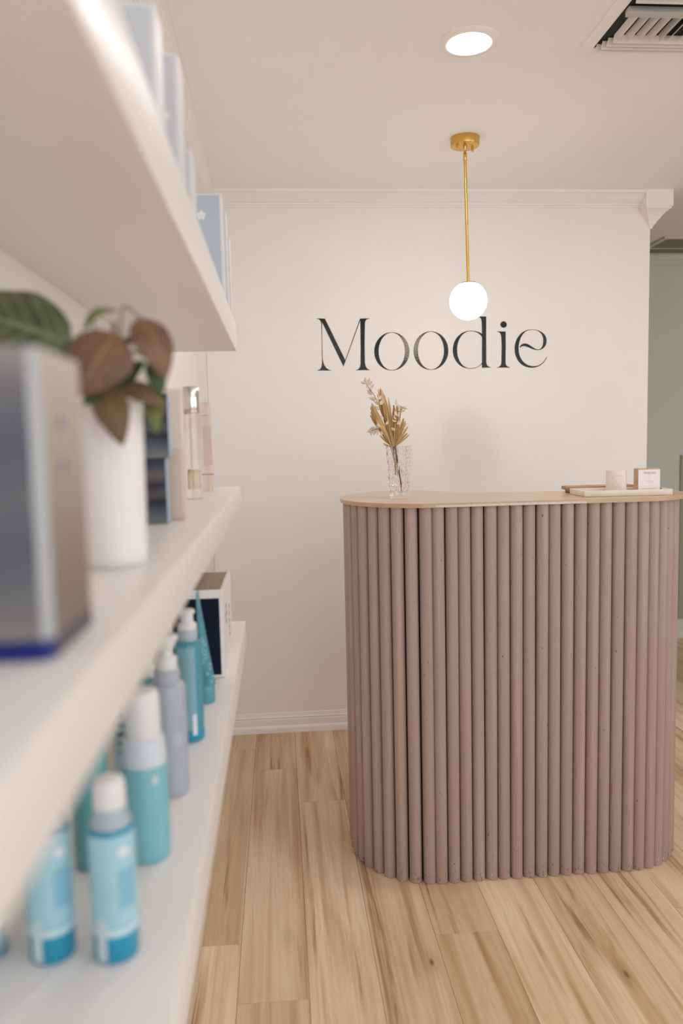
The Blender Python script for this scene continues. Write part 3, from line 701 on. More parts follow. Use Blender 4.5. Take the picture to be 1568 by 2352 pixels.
sprig('cream dried sprig reaching to the upper right rim side of the glass vase',
      [vp(800, 1700, .004), vp(760, 1262, .004), vp(810, 900, .0), vp(838, 700, -.006), vp(860, 610, -.006)],
      [(860, 615, 150, 1.2, -.006), (860, 620, 340, 1.4, -.006), (845, 680, 100, 1.3, -.008), (850, 700, 20, 1.0, -.006), (835, 720, 150, 1.0, -.006), (880, 900, 10, 1.0, .0), (870, 950, 30, 1.0, .0), (850, 1020, 40, 1.0, .0)])

# ------------------------------------------------------------------ tray, cup, carton, riser on the counter
MARBLE = mat('cream_stone', (0.76, 0.70, 0.60), 0.4, vary=0.05, scale=18)
TW, TD, THh, WT = 0.274, 0.137, 0.0185, 0.0065
tray = thing('tray', 'low cream rectangular tray on the right of the counter', 'tray', (0.926, 2.305, TOPZ), math.radians(-2.3))
obj('base', box_me('tray_base', WT, TW - WT, WT, TD - WT, 0.0003, 0.005, 0.0003, 1), MARBLE, tray)
obj('front_rim', box_me('tray_rim', 0, TW, 0, WT, 0.0003, THh, 0.0012, 2), MARBLE, tray)
obj('back_rim', box_me('tray_rim', 0, TW, TD - WT, TD, 0.0003, THh, 0.0012, 2), MARBLE, tray)
obj('side_rim', box_me('tray_rim', 0, WT, WT, TD - WT, 0.0003, THh, 0.0012, 2), MARBLE, tray)
obj('side_rim', box_me('tray_rim', TW - WT, TW, WT, TD - WT, 0.0003, THh, 0.0012, 2), MARBLE, tray)
riser = thing('wooden_board', 'brown wooden board on feet behind the cream tray', 'board', (0.938, 2.462, TOPZ))
WOODB = mat('brown_wood', (0.42, 0.24, 0.12), 0.45, vary=0.2, scale=30, stretch=(0.2, 2, 1))
obj('panel', box_me('riser_panel', 0, 0.235, 0, 0.075, 0.0095, 0.0215, 0.003, 3), WOODB, riser)
for x in (0.012, 0.215):
    obj('foot', box_me('riser_foot', x, x + 0.012, 0.004, 0.071, 0.0003, 0.0095, 0.001, 1), WOODB, riser)
INK = mat('grey_print', (0.30, 0.27, 0.27), 0.5)
INK2 = mat('soft_gold_print', (0.50, 0.40, 0.34), 0.5)
cup = thing('candle_cup', 'blush white cup with a line drawing standing in the cream tray', 'cup', (1.0545, 2.372, TOPZ + 0.005), -0.42)
PINK = mat('blush_porcelain', (0.82, 0.715, 0.67), 0.3, vary=0.02, coat=0.3)
cb = obj('body', lathe('cup_body', [(0.0300, 0.0003), (0.0308, 0.002), (0.0308, 0.0715), (0.0300, 0.0722), (0.0290, 0.0715), (0.0288, 0.060)], 56), PINK, cup)
obj('wax', lathe('cup_wax', [(0.0286, 0.055), (0.0286, 0.0602)], 40), mat('cream_wax', (0.78, 0.66, 0.55), 0.5), cup)
def on_cyl(lines, r, w):
    bm = bmesh.new()
    for ln in lines:
        tube_into(bm, [(r * math.sin(x / r), -r * math.cos(x / r), z) for x, z in ln], w, 5)
    return finish(bm, 'print', 60)
fl = []
for s in (-1, 1):
    fl.append([(s * 0.004 - 0.010, 0.012), (s * 0.004 - 0.010, 0.030), (s * 0.010 - 0.010, 0.038), (s * 0.0145 - 0.010, 0.034), (s * 0.0155 - 0.010, 0.027), (s * 0.012 - 0.010, 0.0225), (s * 0.008 - 0.010, 0.024)])
    fl.append([(s * 0.010 - 0.010, 0.038), (s * 0.006 - 0.010, 0.043), (-0.010, 0.046)])
fl.append([(-0.010, 0.046), (-0.0112, 0.050), (-0.010, 0.053), (-0.0088, 0.050), (-0.010, 0.046)])
fl.append([(-0.010, 0.012), (-0.010, 0.036)])
obj('drawing', on_cyl(fl, 0.0309, 0.00022), INK2, cb)
scr = []
for z, x0, x1, amp in ((0.056, -0.001, 0.017, 0.0014), (0.026, 0.004, 0.010, 0.0007), (0.0205, -0.004, 0.004, 0.0013), (0.0205, 0.008, 0.017, 0.0011), (0.0125, -0.004, 0.003, 0.0004), (0.0125, 0.008, 0.017, 0.0004)):
    n = max(6, int((x1 - x0) / 0.0006)); scr.append([(x0 + (x1 - x0) * q / n, z + amp * math.sin(q * 2.1) * (0.5 + 0.5 * math.sin(q * 0.9))) for q in range(n + 1)])
obj('script', on_cyl(scr, 0.0309, 0.0002), INK, cb)
crt = thing('square_carton', 'white square carton with kraft side standing in the cream tray', 'carton', (1.1205, 2.360, TOPZ + 0.005), math.radians(-3))
KRAFT = mat('kraft_card', (0.56, 0.37, 0.21), 0.7, vary=0.08, scale=40)
CARD = mat('white_card', (0.84, 0.79, 0.80), 0.35, vary=0.015)
kb = obj('body', box_me('carton_body', 0.0, 0.070, 0.0007, 0.036, 0.0003, 0.0745, 0.0006, 1), KRAFT, crt)
fp = obj('front_panel', box_me('carton_front', 0.0008, 0.0695, 0.0, 0.0012, 0.0045, 0.0715, 0.0003, 1), CARD, crt)
obj('tab_notch', lathe('tab_notch', [(0.0045, 0.0), (0.0045, 0.0004)], 20), mat('dark_red_inside', (0.12, 0.02, 0.015), 0.7), kb, (0.0035, 0.0185, 0.0744))
def front_text(txt, size, x, z, parent, m, y=-0.0003, sp=1.0, name='lettering'):
    o = obj(name, text_me(txt, size, 0.00015, sp), m, parent, (x, y, z), (PI / 2, 0, 0)); return o
front_text('THALGO', 0.0090, 0.036, 0.0585, fp, INK, sp=1.12)
bm = bmesh.new()
for z, x0, x1 in ((0.054, 0.030, 0.040), (0.0415, 0.031, 0.038), (0.0355, 0.023, 0.048), (0.0300, 0.028, 0.047), (0.0115, 0.014, 0.057)):
    x = x0
    while x < x1:
        w = random.uniform(0.0012, 0.0032); box_into(bm, x, min(x + w, x1), -0.0003, 0.0001, z, z + 0.0009); x += w + 0.0006
o = obj('small_print', finish(bm, 'small_print'), INK2, fp); o['kind'] = 'stuff'

# ------------------------------------------------------------------ floating shelves on the left wall
ZU, ZM, ZL = 1.6637, 1.2547, 0.9053
SX = -0.098
def shelf(label, ztop, th, x1=SX):
    o = tag(obj('floating_shelf', box_me('floating_shelf', XL, x1, -0.9, 2.0, -th, 0, 0.0015, 2), SHELFM, None, (0, 0, ztop)), label, 'shelf', 'white floating shelves')
    return o
shelf('topmost thick white floating shelf on the left wall', ZU, 0.0695)
shelf('middle white floating shelf carrying the potted plant on the left wall', ZM, 0.051, -0.0995)
shelf('lowest white floating shelf carrying the blue bottles on the left wall', ZL, 0.066)

TEAL = mat('pale_teal_plastic', (0.27, 0.61, 0.70), 0.3, vary=0.05, trans=0.25, sss=0.2)
TEAL2 = mat('green_teal_plastic', (0.16, 0.45, 0.47), 0.3, vary=0.05, trans=0.2, sss=0.2)
LABEL = mat('pale_aqua_label', (0.36, 0.60, 0.68), 0.35, vary=0.05, scale=20)
LIQ = mat('deep_blue_liquid', (0.02, 0.41, 0.66), 0.12, vary=0.1, trans=0.35)
BLUE = mat('blue_translucent_plastic', (0.10, 0.42, 0.55), 0.18, vary=0.12, trans=0.35)
FROST = mat('frosted_white_cap', (0.74, 0.74, 0.74), 0.4, vary=0.02, sss=0.2)
CLEARC = mat('clear_blue_collar', (0.60, 0.72, 0.80), 0.2, vary=0.03, trans=0.4)
GREYB = mat('lilac_grey_plastic', (0.44, 0.49, 0.57), 0.3, vary=0.03, trans=0.1, sss=0.2)
WPRINT = mat('white_print', (0.72, 0.76, 0.82), 0.5)
DARKP = mat('dark_slate_print', (0.10, 0.15, 0.18), 0.5)
GP = 'blue skincare bottles on the lowest shelf'

def patch(r, a0, a1, z0, z1, th=0.0003, n=8):
    bm = bmesh.new(); g = []
    for k in range(n + 1):
        a = math.radians(a0 + (a1 - a0) * k / n); c, s = math.cos(a), math.sin(a)
        g.append([bm.verts.new((rr * c, rr * s, z)) for rr, z in ((r, z0), (r + th, z0), (r + th, z1), (r, z1))])
    for A, B in zip(g, g[1:]):
        for q in range(4): bm.faces.new((A[q], A[(q + 1) % 4], B[(q + 1) % 4], B[q]))
    bm.faces.new(g[0]); bm.faces.new(g[-1]); return finish(bm, 'patch', 40)
def petals(r, a0, z0, size, seed):
    rnd = random.Random(seed); bm = bmesh.new()
    for k in range(7):
        t_ = 2 * PI * k / 7
        pts = []
        for q in range(9):
            u = q / 8 * 2 * PI
            px = size * (0.55 * math.cos(t_) + 0.32 * math.cos(u)); pz = size * (0.75 * math.sin(t_) + 0.42 * math.sin(u))
            a = math.radians(a0) + px / r
            pts.append(((r + 0.0002) * math.cos(a), (r + 0.0002) * math.sin(a), z0 + pz))
        tube_into(bm, pts, 0.0006, 5)
    return finish(bm, 'petals', 60)

def lotion(label, x, y, r=0.0203, turn=0.0):
    t = thing('lotion_bottle', label, 'bottle', (x, y, ZL), turn, GP)
    bd = obj('body', lathe('bottle_body', [(r - 0.004, 0.0), (r - 0.0012, 0.0008), (r, 0.0035), (r, 0.1218), (r - 0.0006, 0.1236), (0.0135, 0.1242), (0.0135, 0.130)], 44), LIQ, t)
    obj('label_wrap', lathe('label_wrap', [(r, 0.0345), (r + 0.0004, 0.0348), (r + 0.0004, 0.1186), (r, 0.1189)], 44, cap=False), LABEL, bd)
    obj('stripe', lathe('stripe', [(r, 0.0265), (r + 0.0003, 0.0267), (r + 0.0003, 0.0335), (r, 0.0337)], 44, cap=False), mat('pale_stripe', (0.55, 0.72, 0.77), 0.4), bd)
    obj('barcode_label', patch(r + 0.0004, 232, 258, 0.004, 0.043), mat('barcode_paper', (0.55, 0.66, 0.72), 0.5), bd)
    obj('side_print', patch(r + 0.0005, -66, -22, 0.052, 0.088), mat('mid_blue_print', (0.22, 0.47, 0.62), 0.5), bd)
    obj('logo', patch(r + 0.0005, -62, -34, 0.100, 0.108), WPRINT, bd)
    obj('collar', lathe('collar', [(r - 0.0012, 0.1243), (r - 0.0014, 0.1258), (0.0172, 0.1290), (0.0158, 0.1335), (0.0152, 0.1395), (0.0145, 0.1405)], 36), CLEARC, t)
    obj('cap', lathe('cap', [(0.0142, 0.1402), (0.0146, 0.1410), (0.0143, 0.158), (0.0134, 0.1635), (0.0108, 0.1662), (0.006, 0.1672)], 36), FROST, t)
lotion('nearest blue bottle with frosted cap at the front of the lowest shelf', -0.1610, 0.6905)
lotion('blue bottle partly hidden left of the nearest one on the lowest shelf', -0.2195, 0.6960, turn=0.05)
lotion('blue bottle at the left edge of the picture, only a sliver of its base seen', -0.2835, 0.703, turn=0.1)

t = thing('teal_bottle', 'green teal bottle behind the nearest blue bottle on the lowest shelf', 'bottle', (-0.2175, 0.846, ZL), 0, GP)
obj('body', lathe('teal_body', [(0.016, 0), (0.0188, 0.001), (0.0195, 0.004), (0.0195, 0.138), (0.0175, 0.146), (0.010, 0.150), (0.010, 0.155)], 40), TEAL2, t)
obj('cap', lathe('teal_cap', [(0.0125, 0.151), (0.0125, 0.178), (0.0115, 0.1795)], 30), FROST, t)
t = thing('slim_carton', 'slim carton with dark print behind the nearest bottle cap on the lowest shelf', 'carton', (-0.2085, 0.985, ZL))
bd = obj('body', box_me('slim_body', -0.0165, 0.0165, -0.0165, 0.0165, 0.0003, 0.205, 0.0006, 1), mat('beige_card', (0.62, 0.54, 0.46), 0.5), t)
obj('front_panel', box_me('slim_front', -0.008, 0.0163, -0.0172, -0.0164, 0.002, 0.203, 0.0003, 1), mat('grey_teal_card', (0.36, 0.44, 0.46), 0.5, vary=0.05), bd)
bm = bmesh.new()
for k in range(9):
    box_into(bm, -0.003 + random.uniform(-0.002, 0.002), 0.008 + random.uniform(-0.003, 0.003), -0.0176, -0.0170, 0.075 + k * 0.0115, 0.081 + k * 0.0115)
o = obj('print', finish(bm, 'slim_print'), DARKP, bd); o['kind'] = 'stuff'

t = thing('foam_bottle', 'pale teal foam bottle with a tall frosted white cap on the lowest shelf', 'bottle', (-0.1600, 0.8595, ZL), 0, GP)
bd = obj('body', lathe('foam_body', [(0.021, 0), (0.0242, 0.001), (0.0252, 0.005), (0.0252, 0.108), (0.0245, 0.1105)], 48), TEAL, t)
obj('shoulder', lathe('foam_shoulder', [(0.0246, 0.1085), (0.0248, 0.112), (0.0236, 0.128), (0.0226, 0.1375), (0.021, 0.139)], 48), mat('milky_blue_collar', (0.62, 0.68, 0.74), 0.3, vary=0.02, sss=0.2), t)
obj('cap', lathe('foam_cap', [(0.0190, 0.1385), (0.0196, 0.140), (0.0192, 0.180), (0.0180, 0.1880), (0.0150, 0.1915), (0.008, 0.1925)], 44), FROST, t)
obj('emblem', petals(0.0252, -55, 0.096, 0.0045, 3), WPRINT, bd)

def pump_head(t, z, r, ang, col=FROST, length=0.028):
    obj('collar', lathe('pump_collar', [(r * 0.58, z), (r * 0.60, z + 0.001), (r * 0.60, z + 0.015), (r * 0.50, z + 0.0175)], 32), col, t)
    obj('stem', lathe('pump_stem', [(r * 0.32, z + 0.0165), (r * 0.32, z + 0.032)], 20), col, t)
    bm = bmesh.new()
    lathe_into(bm, [(r * 0.36, z + 0.026), (r * 0.44, z + 0.029), (r * 0.66, z + 0.040), (r * 0.70, z + 0.043), (r * 0.60, z + 0.0455), (r * 0.2, z + 0.046)], 28)
    ca, sa = math.cos(ang), math.sin(ang)
    pts = [(ca * length * u, sa * length * u, z + 0.039 + dz_) for u, dz_ in ((0.0, 0.0), (0.35, 0.0015), (0.7, 0.0005), (0.92, -0.004), (1.0, -0.009))]
    tube_into(bm, pts, [r * 0.26, r * 0.26, r * 0.23, r * 0.19, r * 0.15], 12)
    obj('pump_head', finish(bm, 'pump_head', 40), col, t)
t = thing('pump_bottle', 'lilac grey pump bottle with a pale flower print on the lowest shelf', 'bottle', (-0.1555, 1.020, ZL), 0, GP)
bd = obj('body', lathe('grey_body', [(0.020, 0), (0.0228, 0.001), (0.0238, 0.004), (0.0238, 0.142), (0.0225, 0.1475), (0.0175, 0.150), (0.0170, 0.166), (0.0155, 0.168)], 48), GREYB, t)
pump_head(t, 0.1675, 0.0235, 2.5, length=0.030)
obj('emblem', petals(0.0238, -58, 0.078, 0.0075, 5), mat('pale_lilac_print', (0.60, 0.64, 0.72), 0.5), bd)
t = thing('pump_bottle', 'translucent blue pump bottle with a round white head on the lowest shelf', 'bottle', (-0.1496, 1.205, ZL), 0, GP)
bd = obj('body', lathe('blue_body', [(0.017, 0), (0.0198, 0.001), (0.0208, 0.004), (0.0208, 0.152), (0.0205, 0.1555), (0.0150, 0.1575), (0.0150, 0.162)], 48), BLUE, t)
obj('base_band', lathe('blue_base', [(0.0208, 0.0045), (0.0211, 0.005), (0.0211, 0.016), (0.0208, 0.0165)], 48, cap=False), LIQ, bd)
obj('label_panel', patch(0.0208, 225, 305, 0.020, 0.150), mat('aqua_label', (0.28, 0.52, 0.60), 0.3, vary=0.08, trans=0.2), bd)
obj('barcode_label', patch(0.0212, 285, 302, 0.012, 0.045), WPRINT, bd)
obj('neck', lathe('blue_neck', [(0.0152, 0.1585), (0.0155, 0.160), (0.0155, 0.1745), (0.0145, 0.176)], 32), CLEARC, t)
obj('collar', lathe('blue_collar', [(0.0140, 0.1755), (0.0145, 0.177), (0.0145, 0.1835), (0.0105, 0.187)], 32), FROST, t)
obj('pump_head', lathe('blue_head', [(0.0095, 0.1865), (0.0098, 0.188), (0.0098, 0.1985), (0.0125, 0.2005), (0.0128, 0.2045), (0.011, 0.2062), (0.005, 0.207)], 32), FROST, t)
t = thing('pump_bottle', 'white headed teal bottle mostly hidden by the middle shelf, behind the lilac pump bottle', 'bottle', (-0.1975, 1.125, ZL), 0, GP)
obj('body', lathe('hidden_body', [(0.017, 0), (0.0202, 0.001), (0.021, 0.004), (0.021, 0.118), (0.0200, 0.1215), (0.0145, 0.1235), (0.0145, 0.128)], 40), TEAL2, t)
pump_head(t, 0.1275, 0.0210, 2.6)

# tube standing on its cap, flat crimp seen edge on
t = thing('cream_tube', 'blue teal cream tube standing on its cap in front of the navy carton', 'tube', (-0.1411, 1.377, ZL), 0, GP)
bm = bmesh.new(); prev = None; nseg = 36
for k in range(15):
    u = k / 14; z = 0.032 + (0.200 - 0.032) * u
    rx = 0.0158 * (1 - u) + 0.0008; ry = 0.0152 + (0.0235 - 0.0152) * u
    ring = [bm.verts.new((-0.010 * u + rx * math.cos(2 * PI * q / nseg), ry * math.sin(2 * PI * q / nseg), z)) for q in range(nseg)]
    if prev:
        for q in range(nseg): bm.faces.new((prev[q], prev[(q + 1) % nseg], ring[(q + 1) % nseg], ring[q]))
    else: bm.faces.new(ring)
    prev = ring
bm.faces.new(prev)
bd = obj('body', finish(bm, 'tube_body', 60), mat('teal_tube', (0.075, 0.28, 0.38), 0.28, vary=0.15, scale=25), t)
obj('cap', lathe('tube_cap', [(0.0135, 0), (0.0142, 0.001), (0.0150, 0.004), (0.0148, 0.030), (0.0138, 0.0325)], 40), mat('teal_tube_cap', (0.10, 0.31, 0.42), 0.25, vary=0.04), t)
bm = bmesh.new()
for k in range(11):
    z = 0.118 - k * 0.0078; s = 0.0042 if k < 6 else 0.0022
    ang = math.radians(-75 + 22 * math.sin(k * 2.2) + (0 if k < 6 else 30)); u = (z - 0.032) / 0.168
    rx = 0.0152 * (1 - u) ** 0.92 + 0.0008; ry = 0.0152 + 0.0083 * u
    pts = []
    for q in range(9):
        w = q / 8 * 2 * PI; a2 = ang + s * math.cos(w) / 0.015
        zz = z + s * math.sin(w); uu = (zz - 0.032) / 0.168; rx = 0.0158 * (1 - uu) + 0.0008; ry = 0.0152 + 0.0083 * uu
        pts.append((-0.010 * uu + (rx + 0.0003) * math.cos(a2), (ry + 0.0003) * math.sin(a2), zz))
    tube_into(bm, pts, 0.0007, 5)
obj('flower_print', finish(bm, 'tube_print', 60), mat('aqua_print', (0.40, 0.66, 0.72), 0.5), bd)

# white gift box with a navy front
t = thing('gift_box', 'white box with a navy front panel at the far end of the lowest shelf', 'box', (-0.118, 1.517, ZL))
WH = mat('white_box_card', (0.80, 0.76, 0.76), 0.4, vary=0.01)
BWd, BD, BH = 0.105, 0.245, 0.170
bd = obj('body', box_me('gift_body', -BWd, 0, 0.0012, BD, 0.0003, BH, 0.0008, 1), WH, t)
obj('front_panel', box_me('gift_panel', -BWd + 0.006, -0.0068, 0.0004, 0.0016, 0.006, BH - 0.011, 0.0002, 1), mat('navy_print', (0.003, 0.010, 0.026), 0.35, vary=0.35, scale=12, spec=0.2), bd)
obj('lip', box_me('gift_lip', -BWd, 0, 0.0004, 0.0016, BH - 0.006, BH + 0.006, 0.0004, 1), WH, bd)
obj('top_panel', box_me('gift_top', -BWd + 0.003, -0.0065, 0.010, BD - 0.004, BH - 0.0002, BH + 0.0007, 0.0002, 1), mat('shaded_kraft_card', (0.33, 0.26, 0.18), 0.7, vary=0.05), bd)  # kraft top, with shade from the shelf above put into its colour
bm = bmesh.new()
for z0, y0, y1 in ((0.120, 0.075, 0.10), (0.105, 0.06, 0.11), (0.090, 0.07, 0.10), (0.04, 0.165, 0.185), (0.055, 0.165, 0.185), (0.07, 0.165, 0.185), (0.085, 0.165, 0.185), (0.10, 0.165, 0.185)):
    box_into(bm, -0.0002, 0.0003, y0, y1, z0, z0 + 0.009)
o = obj('side_print', finish(bm, 'gift_print'), mat('grey_brown_print', (0.36, 0.31, 0.28), 0.5), bd); o['kind'] = 'stuff'

# ------------------------------------------------------------------ middle shelf
t = thing('silver_carton', 'large silver grey carton with a blue base band nearest on the middle shelf', 'carton', (-0.1234, 0.4195, ZM))
c = 0.0057; H1 = 0.1665
pl = [(-0.074, 0.0), (-c, 0.0), (0.0, c), (0.0, 0.086), (-0.074, 0.086)]
FOIL = banded('slate_foil_reflections', 2, [(0.0, (0.27, 0.255, 0.235)), (0.14, (0.17, 0.17, 0.17)), (0.36, (0.085, 0.09, 0.13)), (0.50, (0.13, 0.13, 0.15)), (0.70, (0.085, 0.09, 0.13)), (0.86, (0.15, 0.15, 0.165)), (1.0, (0.30, 0.29, 0.27))], 6.0, 0.4, 0.0, 0.12)  # foil reflections put into the colour as bands up the front
SILV = mat('silver_edge_foil', (0.40, 0.415, 0.42), 0.4, metal=0.1, vary=0.02)
SIDEF = banded('taupe_foil_reflections', 2, [(0.0, (0.17, 0.13, 0.11)), (0.35, (0.27, 0.225, 0.185)), (0.75, (0.40, 0.355, 0.30)), (1.0, (0.50, 0.45, 0.40))], 6.0, 0.4, 0.0, 0.08)  # side foil's reflection painted as a ramp, paler towards the top
BLUEB = mat('royal_blue_band', (0.0, 0.012, 0.17), 0.3, vary=0.06)
bd = obj('body', prism_me('carton_body', pl, 0.0116, H1, 0.0), SIDEF, t)
obj('front_panel', box_me('silver_front', -0.074, -c + 0.0001, -0.0006, 0.0004, 0.0116, H1, 0.0002, 1), FOIL, bd)
bm = bmesh.new(); q = c * math.sqrt(2)
box_into(bm, -q / 2, q / 2, -0.0004, 0.0005, 0.0116, H1, 0.0001, 1, Matrix.Translation((-c / 2, c / 2, 0)) @ Matrix.Rotation(PI / 4, 4, 'Z'))
obj('edge_panel', finish(bm, 'edge_panel', 40), SILV, bd)
obj('base_band', prism_me('base_band', [(-0.0745, -0.0006), (-c, -0.0006), (0.0003, c - 0.0004), (-0.0745, c - 0.0004)], 0.0003, 0.0115), BLUEB, t)
obj('side_band', box_me('side_band', -0.0740, 0.0005, c - 0.0003, 0.0862, 0.0003, 0.0115), mat('dusky_violet_band', (0.085, 0.065, 0.085), 0.4, vary=0.05), t)
bm = bmesh.new()
for z0 in (0.100, 0.124):
    for k in range(4): box_into(bm, -0.0002, 0.0004, 0.034 + k * 0.003, 0.036 + k * 0.003, z0, z0 + 0.008 - (k % 2) * 0.003)
o = obj('side_print', finish(bm, 'side_print'), mat('violet_print', (0.24, 0.22, 0.32), 0.5), bd); o['kind'] = 'stuff'

# potted plant
t = thing('potted_plant', 'white fluted pot with a bronze and green leaved plant on the middle shelf', 'plant', (-0.159, 0.755, ZM))
obj('pot', lathe('pot', [(0.0270, 0.0003), (0.0290, 0.002), (0.0292, 0.010), (0.0305, 0.150), (0.0305, 0.1535), (0.0290, 0.1545), (0.0272, 0.153), (0.0268, 0.140)], 144, flute=(26, 0.045), smooth=60), mat('white_fluted_ceramic', (0.84, 0.80, 0.785), 0.45, vary=0.01), t)
obj('soil', lathe('soil', [(0.0266, 0.135), (0.0266, 0.142), (0.012, 0.1445)], 32), mat('soil', (0.06, 0.04, 0.025), 0.9, vary=0.3, scale=200, bump=0.6, bscale=300), t)
PO = Vector((-0.159, 0.755, ZM))
LG = leaf_mat('green_leaf', (0.045, 0.064, 0.020), (0.125, 0.145, 0.062), (0.26, 0.29, 0.15))
LD = leaf_mat('dark_green_leaf', (0.030, 0.065, 0.010), (0.055, 0.105, 0.015), (0.10, 0.14, 0.04))
LO = leaf_mat('olive_leaf', (0.12, 0.16, 0.035), (0.20, 0.23, 0.07), (0.26, 0.28, 0.12))
LB = leaf_mat('bronze_leaf', (0.115, 0.055, 0.028), (0.22, 0.112, 0.062), (0.29, 0.21, 0.11))
LB2 = leaf_mat('bronze_olive_leaf', (0.105, 0.058, 0.022), (0.17, 0.098, 0.045), (0.22, 0.17, 0.07))
def leaf_me(base, tip, width, nrm, droop=0.15, fold=0.18, wave=0.06):
    base, tip, nrm = Vector(base), Vector(tip), Vector(nrm)
    d = tip - base; Ln = d.length; dh = d.normalized(); nrm = (nrm - dh * nrm.dot(dh)).normalized(); side = dh.cross(nrm)
    n, mm = 14, 8
    bm = bmesh.new(); uvl = bm.loops.layers.uv.new('UVMap'); G = []; UV = {}
    for off in (0.0, -0.0005):
        g = []
        for i in range(n + 1):
            u = i / n
            w = width / 2 * (math.sin(PI * u ** 0.72) ** 0.8 if 0 < u < 1 else 0) + 0.0004
            row = []
            for j in range(mm + 1):
                s = 2 * j / mm - 1
                p = base + d * u + nrm * (Ln * droop * math.sin(PI * u) - fold * w * abs(s) ** 1.3 + off) + side * (w * s)
                p += nrm * (wave * w * math.sin(u * 17 + s * 2) * abs(s))
                v = bm.verts.new(p); UV[v] = ((s + 1) / 2, u); row.append(v)
            g.append(row)
        G.append(g)
    A, B = G
    fs = []
    for i in range(n):
        for j in range(mm):
            fs.append(bm.faces.new((A[i][j], A[i][j + 1], A[i + 1][j + 1], A[i + 1][j])))
            fs.append(bm.faces.new((B[i][j], B[i + 1][j], B[i + 1][j + 1], B[i][j + 1])))
    rim = [(i, 0) for i in range(n + 1)] + [(n, j) for j in range(1, mm + 1)] + [(i, mm) for i in range(n - 1, -1, -1)] + [(0, j) for j in range(mm - 1, 0, -1)]
    for (i, j), (k2, l) in zip(rim, rim[1:] + rim[:1]): fs.append(bm.faces.new((A[i][j], B[i][j], B[k2][l], A[k2][l])))
    for f in fs:
        for lp in f.loops: lp[uvl].uv = UV[lp.vert]
    return finish(bm, 'leaf', 70)
def leaf(base, tip, w, m, nrm=(0.1, -1, 0.3), y0=0.72, y1=0.72, droop=0.15, fold=0.18):
    s0, s1 = y0 / 0.72, y1 / 0.72       # measured at 0.72 m from the eye
    b_ = Vector((base[0] * s0, y0, EYE + (base[1] - EYE) * s0)) - PO; t_ = Vector((tip[0] * s1, y1, EYE + (tip[1] - EYE) * s1)) - PO
    pend.append((leaf_me(b_, t_, w, nrm, droop, fold), m))
    return b_
ends = []; pend = []
ends.append(leaf((-0.1800, 1.4580), (-0.2900, 1.4880), 0.074, LG, (0.0, -1.0, 0.4), 0.725, 0.74, 0.12))
ends.append(leaf((-0.1400, 1.4680), (-0.1775, 1.4120), 0.055, LB, (0.1, -1, 0.15), 0.715, 0.70))
ends.append(leaf((-0.1200, 1.4815), (-0.0985, 1.4270), 0.036, LB, (0.5, -1, 0.2), 0.73, 0.72, 0.16))
ends.append(leaf((-0.1545, 1.4235), (-0.1400, 1.3680), 0.031, LB2, (0.2, -1, 0.3), 0.72, 0.695, 0.12))
ends.append(leaf((-0.1380, 1.4210), (-0.0990, 1.4030), 0.023, LB2, (0.1, -0.8, 0.6), 0.73, 0.735))
ends.append(leaf((-0.1110, 1.4440), (-0.1040, 1.4100), 0.018, LD, (0.3, -1, 0.2), 0.74, 0.735))
ends.append(leaf((-0.1460, 1.4200), (-0.1170, 1.4430), 0.024, LD, (0, -0.8, 0.6), 0.745, 0.75))
ends.append(leaf((-0.1690, 1.4720), (-0.1385, 1.4880), 0.012, LO, (-0.3, -0.8, 0.6), 0.735, 0.735, 0.28))
ends.append(leaf((-0.1125, 1.4080), (-0.1090, 1.3785), 0.014, LO, (0.1, -1, 0.2), 0.745, 0.74))
ends.append(leaf((-0.1420, 1.4610), (-0.1150, 1.4560), 0.012, LD, (0, -0.6, 0.8), 0.75, 0.74))
ends.append(leaf((-0.1560, 1.4180), (-0.1730, 1.4050), 0.014, LD, (0, -0.8, 0.4), 0.715, 0.705))
ends.append(leaf((-0.1750, 1.4500), (-0.2050, 1.4400), 0.034, LD, (0, -0.5, 0.8), 0.745, 0.74))
STEM = mat('olive_stem', (0.22, 0.22, 0.09), 0.5, vary=0.1)
for i, e in enumerate(ends):
    b0 = Vector((random.uniform(-0.010, 0.010), random.uniform(-0.010, 0.010), 0.138))
    top = Vector((b0.x * 0.7 + e.x * 0.3, b0.y * 0.7 + e.y * 0.3, max(e.z, 0.16) + 0.012))
    pts = [p for p in catmull([b0, (b0 + top) / 2, top, e], 4, False)]
    so = obj('stem', tube('stem', pts, 0.0011, 6), STEM, t)
    obj('leaf', pend[i][0], pend[i][1], so)

